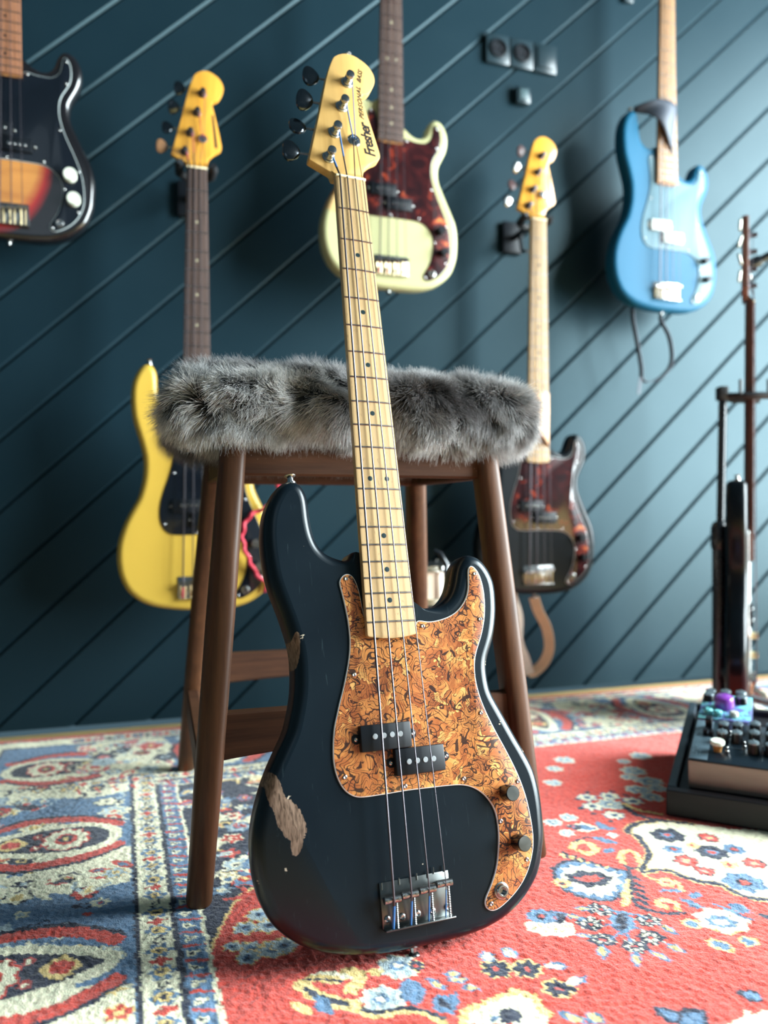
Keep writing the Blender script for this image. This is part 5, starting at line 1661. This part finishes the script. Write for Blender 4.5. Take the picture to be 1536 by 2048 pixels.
def throw_pt(uu, vv):
    """uu: angle round, vv: -pi/2..pi/2 elevation; arrays -> local coordinates (z relative to stool top)"""
    ca, sn, cv, sv = np.cos(uu), np.sin(uu), np.cos(vv), np.sin(vv)
    se = lambda c, p: np.sign(c) * np.abs(c) ** (2 / p)
    r = np.abs(cv) ** (2 / 2.7)
    x = RA * r * se(ca, 6.5)
    y = RB * r * se(sn, 7.5)
    z = .035 + RC * se(sv, 2.6)
    p = np.stack([x, y, z], -1)
    q = p.reshape(-1, 3)
    lump = (vn3(q, 13, 4) - .5) * .034 + (vn3(q, 30, 8) - .5) * .014
    nrm = q / np.array([RA, RB, RC * 3]) ** 2 * .02
    nrm /= np.linalg.norm(nrm, axis=1)[:, None] + 1e-9
    out = q + nrm * lump[:, None]
    # front edge: rolled left part, notch where the pad shows, hanging tufts to the right
    fr = np.clip((-q[:, 1] - .09) / .1, 0, 1)
    low = np.clip((.03 - q[:, 2]) / .06, 0, 1)
    xx = q[:, 0]
    g = lambda c, w: np.exp(-((xx - c) / w) ** 2)
    drop = .012 * g(-.17, .05) - .018 * g(-.075, .045) + .004 * g(.0, .03) + .016 * g(.095, .045) + .018 * g(.19, .05)
    out[:, 2] -= drop * fr * low
    dent = .024 * g(.02, .028)                      # the neck presses in here
    out[:, 1] += dent * fr
    out[:, 2] -= .010 * g(-.02, .02) * fr * (q[:, 2] > .03)
    out[:, 2] += .006 * g(-.18, .07) * (q[:, 2] > .03)
    return out.reshape(p.shape)


uu, vv = np.meshgrid(np.linspace(0, 2 * np.pi, NU, endpoint=False), np.linspace(-np.pi / 2 + .02, np.pi / 2 - .02, NV))
tp = throw_pt(uu, vv).reshape(-1, 3)
tf = [(j * NU + i, j * NU + (i + 1) % NU, (j + 1) * NU + (i + 1) % NU, (j + 1) * NU + i) for j in range(NV - 1) for i in range(NU)]
tf += [tuple(reversed(range(NU))), tuple((NV - 1) * NU + i for i in range(NU))]
kh = NT('fur hide')
kh.setc((0.025, 0.021, 0.020))
kh.set(Roughness=.95)
hide = mesh_obj('hide', tp, tf, kh.m, throw)

NH = 150000
# denser at the front and sides, which face the viewer
hu = np.concatenate([rng.normal(-np.pi / 2, .62, int(NH * .72)), rng.uniform(0, 2 * np.pi, NH - int(NH * .72))])
hv = np.arcsin(np.clip(rng.uniform(-1, 1, NH), -1, 1)) * .96
# spread evenly along the flat front: sample x uniformly instead of by angle
nx_ = int(NH * .72)
xs = rng.uniform(-.995, .995, nx_)
ca_ = np.sign(xs) * np.abs(xs) ** (6.5 / 2)
hu[:nx_] = -np.arccos(np.clip(ca_, -1, 1))
e1 = 1e-3
hp = throw_pt(hu, hv)
du = throw_pt(hu + e1, hv) - hp
dv = throw_pt(hu, hv + e1) - hp
hn = np.cross(du, dv)
hn /= np.linalg.norm(hn, axis=1)[:, None] + 1e-12
hn *= np.where((hn * (hp - np.array([0, 0, .035]))).sum(1) < 0, -1, 1)[:, None]
cl = np.stack([vn3(hp, 45, 31) - .5, vn3(hp, 45, 32) - .5, vn3(hp, 45, 33) - .5], 1)
cl2 = np.stack([vn3(hp, 130, 41) - .5, vn3(hp, 130, 42) - .5, vn3(hp, 130, 43) - .5], 1)
comb = np.array([.10, -.15, -.60]) + np.c_[(vn3(hp, 7, 51) - .5) * 1.6, np.zeros(NH), np.zeros(NH)]
comb = comb * np.where(hn[:, 2:3] > .6, .5, 1)
d = hn * .72 + comb * .55 + cl * 1.9 + cl2 * 1.5 + rng.normal(0, .13, (NH, 3))
d /= np.linalg.norm(d, axis=1)[:, None]
ln_ = (.024 + .013 * vn3(hp, 22, 61)) * rng.uniform(.5, 1.12, NH)
K = 5
tt = np.linspace(0, 1, K)
bend = (cl * .7 + np.array([0, 0, -.55]) + rng.normal(0, .12, (NH, 3)))
pts = hp[:, None, :] + (d[:, None, :] * tt[None, :, None] + bend[:, None, :] * (tt ** 2)[None, :, None] * .38) * ln_[:, None, None]
hc = bpy.data.hair_curves.new('fur')
hc.add_curves([K] * NH)
hc.attributes['position'].data.foreach_set('vector', pts.astype(np.float32).ravel())
ra = hc.attributes.new('radius', 'FLOAT', 'POINT')
rr = np.tile((np.array([.00017, .00016, .00014, .0001, .00003])), NH)
ra.data.foreach_set('value', rr.astype(np.float32))
tone = hc.attributes.new('tone', 'FLOAT', 'CURVE')
tn_ = np.clip(vn3(hp, 16, 71) * 2.2 - .6 + .25 * (rng.random(NH) - .5), 0, 1)
tone.data.foreach_set('value', tn_.astype(np.float32))
kf = NT('grey-brown fur')
hi_ = kf.n('ShaderNodeHairInfo')
ta_ = kf.n('ShaderNodeAttribute', attribute_name='tone').outputs['Fac']
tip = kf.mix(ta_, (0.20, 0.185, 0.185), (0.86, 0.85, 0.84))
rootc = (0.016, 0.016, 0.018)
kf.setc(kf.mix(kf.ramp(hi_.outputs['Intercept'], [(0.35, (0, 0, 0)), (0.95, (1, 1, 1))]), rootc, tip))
kf.set(Roughness=.55, Specular_IOR_Level=.35)
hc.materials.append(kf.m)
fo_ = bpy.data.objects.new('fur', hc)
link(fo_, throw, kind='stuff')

# ---------------------------------------------------------------- things behind the stool
# small drum with a chrome hoop
dc = Vector((.094, 1.635, 0))
dr = empty('snare_drum', dc + sb * .10, label='small snare drum with chrome hoop glimpsed behind the stool legs', cat='drum')
SHELL = plain('cream drum shell', (0.80, 0.66, 0.50), .4)
b = MB()
b.lathe([(.094, .292), (.095, .293), (.095, .362), (.094, .363)], 48)
b.build('shell', SHELL, dr)
b = MB()
for z in (.290, .358):
    b.lathe([(.095, z), (.103, z), (.103, z + .004), (.100, z + .005), (.100, z + .012), (.095, z + .012)], 48)
b.build('hoop', CHROME, dr)
b = MB()
b.lathe([(.093, .363), (.0935, .365), (.01, .3655)], 48)
b.build('drum_head', plain('white drum skin', (.5, .55, .56), .6), dr)
for i in range(8):
    a = i * math.pi / 4 + .2
    b = MB()
    cx, cy = math.cos(a), math.sin(a)
    b.tube([(cx * .099, cy * .099, .300), (cx * .099, cy * .099, .374)], .0032, 8)
    b.tube([(cx * .097, cy * .097, .317), (cx * .097, cy * .097, .345)], [.006, .006], 10)
    b.build('lug', CHROME, dr)
b = MB()
b.tube([(.064, -.088, .30), (.064, -.090, .375), (.052, -.084, .396), (.040, -.080, .402)], [.007, .006, .005, .004], 10)
b.build('strainer', BLACKM, dr)
b = MB()
b.tube([(0, 0, .290), (0, 0, .14), (0, 0, .05)], .010, 12)
for i in range(3):
    a = i * 2.09 + 1.55
    b.tube([(0, 0, .16), (.12 * math.cos(a), .12 * math.sin(a), .06), (.19 * math.cos(a), .19 * math.sin(a), .004)], .006, 8)
    b.tube([(0, 0, .20), (.07 * math.cos(a), .07 * math.sin(a), .27), (.096 * math.cos(a), .096 * math.sin(a), .288)], .005, 8)
b.build('stand', CHROME_D, dr)

# ---------------------------------------------------------------- sockets and switch on the wall
def wall_pt(u, v, off=0.0):
    k_ = (u - 768) / F
    dvec = Vector((k_, 1, 0))
    s_ = (off + N.dot(P0)) / N.dot(dvec)
    p = dvec * s_
    return Vector((p.x, p.y, H - (v - 1024) / F * s_))


SOCK = plain('dark teal socket plastic', (0.014, 0.028, 0.036), .3)
c0 = wall_pt(1040, 112)
so = empty('socket_panel', mat=frame(c0, A, UP, N), label='dark triple socket plate on the plank wall right of the cream bass neck', cat='socket')
PW = .071
for i in range(3):
    b = MB()
    b.box(((i - 1) * PW, 0, .006), (PW - .002, .078, .012), bev=.003)
    pl = b.build('plate', SOCK, so)
    b = MB()
    if i < 2:
        b.lathe([(.024, .0125), (.024, .017), (.0205, .0175), (.0195, .006), (.001, .0055)], 28, Matrix.Translation(((i - 1) * PW, 0, 0)))
        b.build('socket_well', BLACKP, pl)
        b = MB()
        for dx in (-.0095, .0095):
            b.lathe([(.0026, 0), (.0026, .010)], 10, Matrix.Translation(((i - 1) * PW + dx, 0, .006)))
        b.build('contact', NICKEL, pl)
    else:
        b.box((PW, 0, .0135), (.050, .056, .006), bev=.002)
        b.build('rocker', SOCK, pl)
c0 = wall_pt(1041, 196)
sw = empty('wall_sensor', mat=frame(c0, A, UP, N), label='small square dark sensor box on the wall below the sockets', cat='sensor')
b = MB()
b.box((0, 0, .010), (.042, .046, .020), bev=.005)
b.build('housing', SOCK, sw)
b = MB()
b.box((0, 0, .0205), (.026, .028, .003), bev=.001)
b.build('cover', plain('grey-teal cover', (.05, .085, .095), .4), sw)
c0 = wall_pt(1253, -2)
b = MB()
b.box((0, .0, .006), (.03, .03, .012), frame(c0, A, UP, N), bev=.003)
b.build('wall_box', SOCK, None, label='tiny dark box at the top edge, left of the blue bass neck', cat='box')

# ---------------------------------------------------------------- edge-on bass on its stand
gd = 1.86
gx = (1508 - 768) / F * gd
rot = R(64)
gxv = Vector((math.cos(rot), math.sin(rot), 0))                       # the bass's treble side points away from the viewer
gzv = Vector((gxv.y, -gxv.x, 0))
go = Vector((gx, gd, .030))
RBN = wood('dark brown neck', (0.050, 0.018, 0.012), (0.12, 0.045, 0.028), .4, 'Y')
gr = empty('bass_guitar', mat=frame(go, gxv, UP, gzv), label='black bass guitar with dark brown neck seen edge-on in a floor stand at the right', cat='bass guitar')
make_bass('side', gr, paint=BLK_PAINT, outline=WALL_OUT, guard=WALL_GUARD, guard_mat=WHITEPK, ply=WHITEPK, head_mat=RBN, neck_mat=RBN, board=RBN, dots=None, knob=BRASS, silk=None, fine=False, contour=False,
          peg_mat=plain('pale bronze peg', (.34, .34, .28), .35, .6))
sd = empty('guitar_stand', Vector(((1439 - 768) / F * gd, gd, 0)), label='black tubular guitar stand with yoke holding the edge-on bass', cat='guitar stand')
b = MB()
b.tube([(0, 0, .03), (0, 0, .42)], .0165, 14)
b.build('lower_tube', BLACKM, sd)
b = MB()
b.tube([(.002, 0, .42), (.008, 0, .765)], .0095, 12)
b.lathe([(.0175, 0), (.0195, .008), (.0195, .05), (.0165, .06), (.011, .066)], 16, Matrix.Translation((0, 0, .395)))
b.build('upper_tube', BLACKM, sd)
b = MB()
b.box((.006, 0, .762), (.022, .03, .032), bev=.004)
b.tube([(.008, 0, .755), (.045, -.03, .752), (.075, -.036, .752), (.11, -.036, .752)], .0085, 10)
b.tube([(.008, 0, .755), (.045, .03, .752), (.075, .036, .752), (.11, .036, .752)], .0085, 10)
b.build('yoke', RUBBER, sd)
for x, y in ((.036, -.03), (.098, -.036)):
    b = MB()
    b.tube([(x, y, .75), (x, y, .79)], .004, 8)
    b.build('retaining_pin', RUBBER, sd)
b = MB()
b.tube([(0, 0, .10), (.06, 0, .05), (.13, 0, .028), (.145, 0, .034), (.148, 0, .055)], .009, 10)
b.tube([(0, 0, .12), (.08, .13, .012), (.12, .18, .010)], .010, 10)
b.tube([(0, 0, .12), (.05, -.12, .012), (.07, -.16, .010)], .010, 10)
b.tube([(0, 0, .12), (.18, .16, .012)], .010, 10)
b.build('base_leg', BLACKM, sd)
# boom of a microphone stand outside the frame
b = MB()
p1 = Vector(((1508 - 768) / F * 2.0, 2.0, H + (1024 - 527) / F * 2.0))
p2 = p1 + Vector((.20, -.05, .10))
b.tube([p1, p1.lerp(p2, .5), p2], .0105, 12)
b.lathe([(.014, -.016), (.015, -.012), (.015, .012), (.014, .016)], 14, along(p1, (p2 - p1)))
ms = empty('microphone_stand', Vector((p2.x, p2.y, 0)), label='black boom arm of a microphone stand entering at the right edge', cat='microphone stand')
T = Matrix.Translation(-Vector((p2.x, p2.y, 0)))
for i in range(len(b.v)):
    b.v[i] = T @ b.v[i]
b.build('boom_arm', BLACKM, ms)
b = MB()
b.tube([(0, 0, .02), (0, 0, p2.z)], .010, 12)
b.lathe([(.11, 0), (.11, .012), (.03, .022)], 24)
b.build('upright', BLACKM, ms)

# ---------------------------------------------------------------- pedalboard and pedals
pa = Vector((.893, -.45, 0)).normalized()
pb = Vector((-pa.y, pa.x, 0))
po = Vector((.448, 1.255, 0))
Mp = frame(po, pa, pb, UP)
TRAY = spec(wood('black stained wood tray', (0.005, 0.006, 0.008), (0.013, 0.012, 0.014), .5, 'X', .7), .25)
pbd = empty('pedalboard', mat=Mp, label='black sloping wooden pedalboard on the rug at the right edge', cat='pedalboard')
W_, D_, hf, hr = .50, .36, .042, .105


def sloped(name, x0, x1, y0, y1, base_h, mat, parent, zlow=0.0):
    sl = lambda y: hf + (hr - hf) * y / D_
    v = [(x0, y0, zlow), (x1, y0, zlow), (x1, y1, zlow), (x0, y1, zlow), (x0, y0, sl(y0) + base_h), (x1, y0, sl(y0) + base_h), (x1, y1, sl(y1) + base_h), (x0, y1, sl(y1) + base_h)]
    b = MB()
    b.add(v, [(3, 2, 1, 0), (4, 5, 6, 7), (0, 1, 5, 4), (1, 2, 6, 5), (2, 3, 7, 6), (3, 0, 4, 7)])
    o = b.build(name, mat, parent, False)
    m = o.modifiers.new('bevel', 'BEVEL')
    m.width = .002
    m.segments = 2
    return o


RIM = plain('slate painted rim', (0.016, 0.028, 0.038), .45)
sloped('front_panel', 0, W_, 0, .014, .0, TRAY, pbd, .002)
sloped('side_panel', 0, .014, .0145, D_, .0, RIM, pbd, .002)
sloped('side_panel', W_ - .014, W_, .0145, D_, .0, RIM, pbd, .002)
sloped('rear_panel', .0145, W_ - .0145, D_ - .014, D_, .0, TRAY, pbd, .002)
sloped('deck', .0145, W_ - .0145, .0145, D_ - .0145, -.010, TRAY, pbd, .004)

slp = math.atan2(hr - hf, D_)


def on_deck(x, y, dz=0.0):
    return Mp @ Vector((x, y, hf - .010 + (hr - hf) * y / D_ + dz))


def pedal(x, y, w, dp, h, label, side_mat, top_mat, rot=0.0, group='effects pedals on the board'):
    M = frame(on_deck(x, y), pa, (pb * math.cos(slp) + UP * math.sin(slp)), (UP * math.cos(slp) - pb * math.sin(slp)))
    M = M @ Matrix.Rotation(rot, 4, 'Z')
    r = empty('effects_pedal', mat=M, label=label, cat='effects pedal', group=group)
    b = MB()
    b.box((w / 2, dp / 2, h / 2), (w, dp, h - .001), bev=.003)
    b.build('enclosure', side_mat, r)
    b = MB()
    b.box((w / 2, dp / 2, h + .001), (w, dp, .0025), bev=.001)
    b.build('faceplate', top_mat, r)
    return r


def pknob(par, x, y, h, r, hh, mat, top=None):
    b = MB()
    M = Matrix.Translation((x, y, h))
    b.lathe([(r * 1.08, 0), (r * 1.05, hh * .25), (r, hh * .3), (r * .95, hh * .9), (r * .85, hh)], 20, M)
    kn = b.build('knob', mat, par)
    if top:
        b = MB()
        b.lathe([(r * .97, hh * .88), (r * .92, hh * 1.0), (r * .6, hh * 1.04), (r * .01, hh * 1.04)], 20, M)
        b.box((0, r * .5, hh * 1.06), (r * .18, r * .8, hh * .05), M)
        b.build('knob_cap', top, kn)
    return kn


SIDEWOOD = wood('weathered walnut pedal side', (0.20, 0.155, 0.13), (0.36, 0.29, 0.24), .6, 'X', .25)
PANEL = spec(plain('blue-black panel', (0.008, 0.016, 0.024), .32), .3)
GREYP = plain('slate grey panel', (0.07, 0.11, 0.135), .35)
PKNOB = spec(plain('gloss black knob', (0.005, 0.005, 0.007), .3), .3)
PCAP = plain('silver knob cap', (0.20, 0.25, 0.27), .35, .7)
Hs = .048
p1_ = pedal(.030, .036, .27, .155, Hs, 'large wood-sided preamp pedal with rows of black knobs, front of the board', SIDEWOOD, PANEL)
b = MB()
b.box((.0145, .0775, Hs + .0026), (.027, .150, .0012), bev=.0004)
b.build('label_strip', GREYP, p1_)
for i, (x, y) in enumerate([(.046, .112), (.046, .078), (.068, .116), (.068, .082), (.094, .126), (.094, .090), (.094, .050), (.119, .126), (.119, .090), (.119, .050), (.146, .126), (.146, .090), (.146, .05), (.175, .09), (.175, .05), (.205, .09), (.205, .05)]):
    pknob(p1_, x, y, Hs + .002, .0088, .019, PKNOB, PCAP)
# toggle group at upper left, ivory and amber foot button
b = MB()
b.box((.022, .124, Hs + .012), (.011, .018, .022), bev=.002)
b.box((.018, .100, Hs + .007), (.007, .014, .010), bev=.001)
b.box((.027, .096, Hs + .007), (.007, .014, .010), bev=.001)
b.build('slide_switch', PKNOB, p1_)
b = MB()
M = Matrix.Translation((.041, .040, Hs + .002))
b.lathe([(.0060, 0), (.0065, .005), (.0085, .011), (.0105, .013)], 18, M)
fb = b.build('foot_button', plain('amber plastic', (.50, .24, .07), .4), p1_)
b = MB()
b.lathe([(.0108, .013), (.0112, .0175), (.0100, .0192), (.001, .0194)], 18, M)
b.build('ivory_cap', CREAMP, fb)
b = MB()
for (x, y) in ((.057, .096), (.056, .034), (.107, .050), (.080, .060), (.133, .066)):
    b.lathe([(.0030, 0), (.0030, .006), (.0016, .007), (.0018, .012), (.0010, .013)], 10, Matrix.Translation((x, y, Hs + .002)))
b.build('toggle_switch', CHROME, p1_)
b = MB()
for (x, y, w_, h_) in ((.057, .070, .001, .05), (.075, .058, .034, .001), (.082, .066, .001, .05), (.107, .050, .001, .055), (.038, .062, .02, .0008)):
    b.box((x, y, Hs + .0026), (w_, h_, .0004))
b.build('panel_line', PCAP, p1_)
# worn white lettering on the slate strip: illegible strokes
b = MB()
for q, (dx, dy, w_, h_) in enumerate([(0, 0, .008, .0012), (.003, .004, .0012, .007), (0, .010, .009, .0012), (-.003, .014, .0012, .007), (.0, .019, .008, .0012), (.003, .023, .0012, .006), (0, .028, .009, .0012), (0, .033, .0012, .006), (.008, .008, .0008, .020)]):
    b.box((.008 + dx, .016 + dy, Hs + .0034), (w_, h_, .0004))
b.build('worn_lettering', PCAP, p1_)

TEALTOP = NT('teal and violet printed top')
v_ = TEALTOP.n('ShaderNodeTexVoronoi')
v_.inputs['Scale'].default_value = 70
TEALTOP.l(TEALTOP.co(), v_.inputs['Vector'])
TEALTOP.setc(TEALTOP.ramp(TEALTOP.noise(TEALTOP.co(), 45, 2, 1.5), [(.42, (0.10, 0.11, 0.30)), (.50, (0.10, 0.42, 0.46)), (.60, (0.20, 0.52, 0.52)), (.68, (0.03, 0.05, 0.10))]))
p2_ = pedal(.030, .205, .085, .115, .046, 'teal and violet pedal with purple footswitch topper, behind the large pedal', plain('periwinkle side', (.17, .21, .42), .4), TEALTOP.m)
for (x, y) in [(.014, .10), (.040, .102), (.066, .104), (.068, .082), (.012, .082)]:
    pknob(p2_, x, y, .048, .0095, .014, PKNOB, PCAP)
b = MB()
b.lathe([(.0165, 0), (.0175, .003), (.0165, .015), (.0150, .019), (.0120, .021), (.001, .0215)], 24, Matrix.Translation((.040, .055, .050)))
b.build('footswitch_topper', plain('purple plastic', (.20, .04, .34), .3, 0, .5), p2_)
for (x, y, m_) in ((.016, .020, 'teal peg'), (.032, .016, 'teal peg'), (.058, .018, 'pale peg')):
    b = MB()
    b.lathe([(.005, 0), (.0075, .002), (.0075, .008), (.005, .010)], 14, Matrix.Translation((x, y, .048)))
    b.build('small_button', plain(m_, (.12, .42, .42) if 'teal' in m_ else (.5, .5, .42), .4), p2_)
p3_ = pedal(.150, .205, .075, .115, .046, 'bright orange pedal with red knob, cut by the right edge', plain('dark orange side', (.42, .07, .03), .4), plain('orange enamel', (.80, .16, .045), .35, 0, .3))
b = MB()
b.lathe([(.0135, 0), (.0135, .004), (.012, .016), (.011, .018), (.001, .018)], 20, Matrix.Translation((.028, .085, .048)))
b.build('knob', plain('red plastic', (.55, .02, .03), .3, 0, .4), p3_)
for (x, y) in ((.010, .088), (.050, .085)):
    pknob(p3_, x, y, .048, .006, .012, plain('orange plastic', (.7, .22, .1), .35))
b = MB()
b.box((.040, .030, .0487), (.045, .0014, .0004))
b.box((.040, .026, .0487), (.030, .0010, .0004))
b.build('printed_line', plain('brown print', (.25, .06, .03), .5), p3_)
b = MB()
b.lathe([(.009, 0), (.009, .003), (.006, .004), (.006, .010), (.001, .011)], 16, Matrix.Translation((.055, .055, .048)))
b.build('footswitch', plain('crimson cap', (.45, .02, .06), .3), p3_)
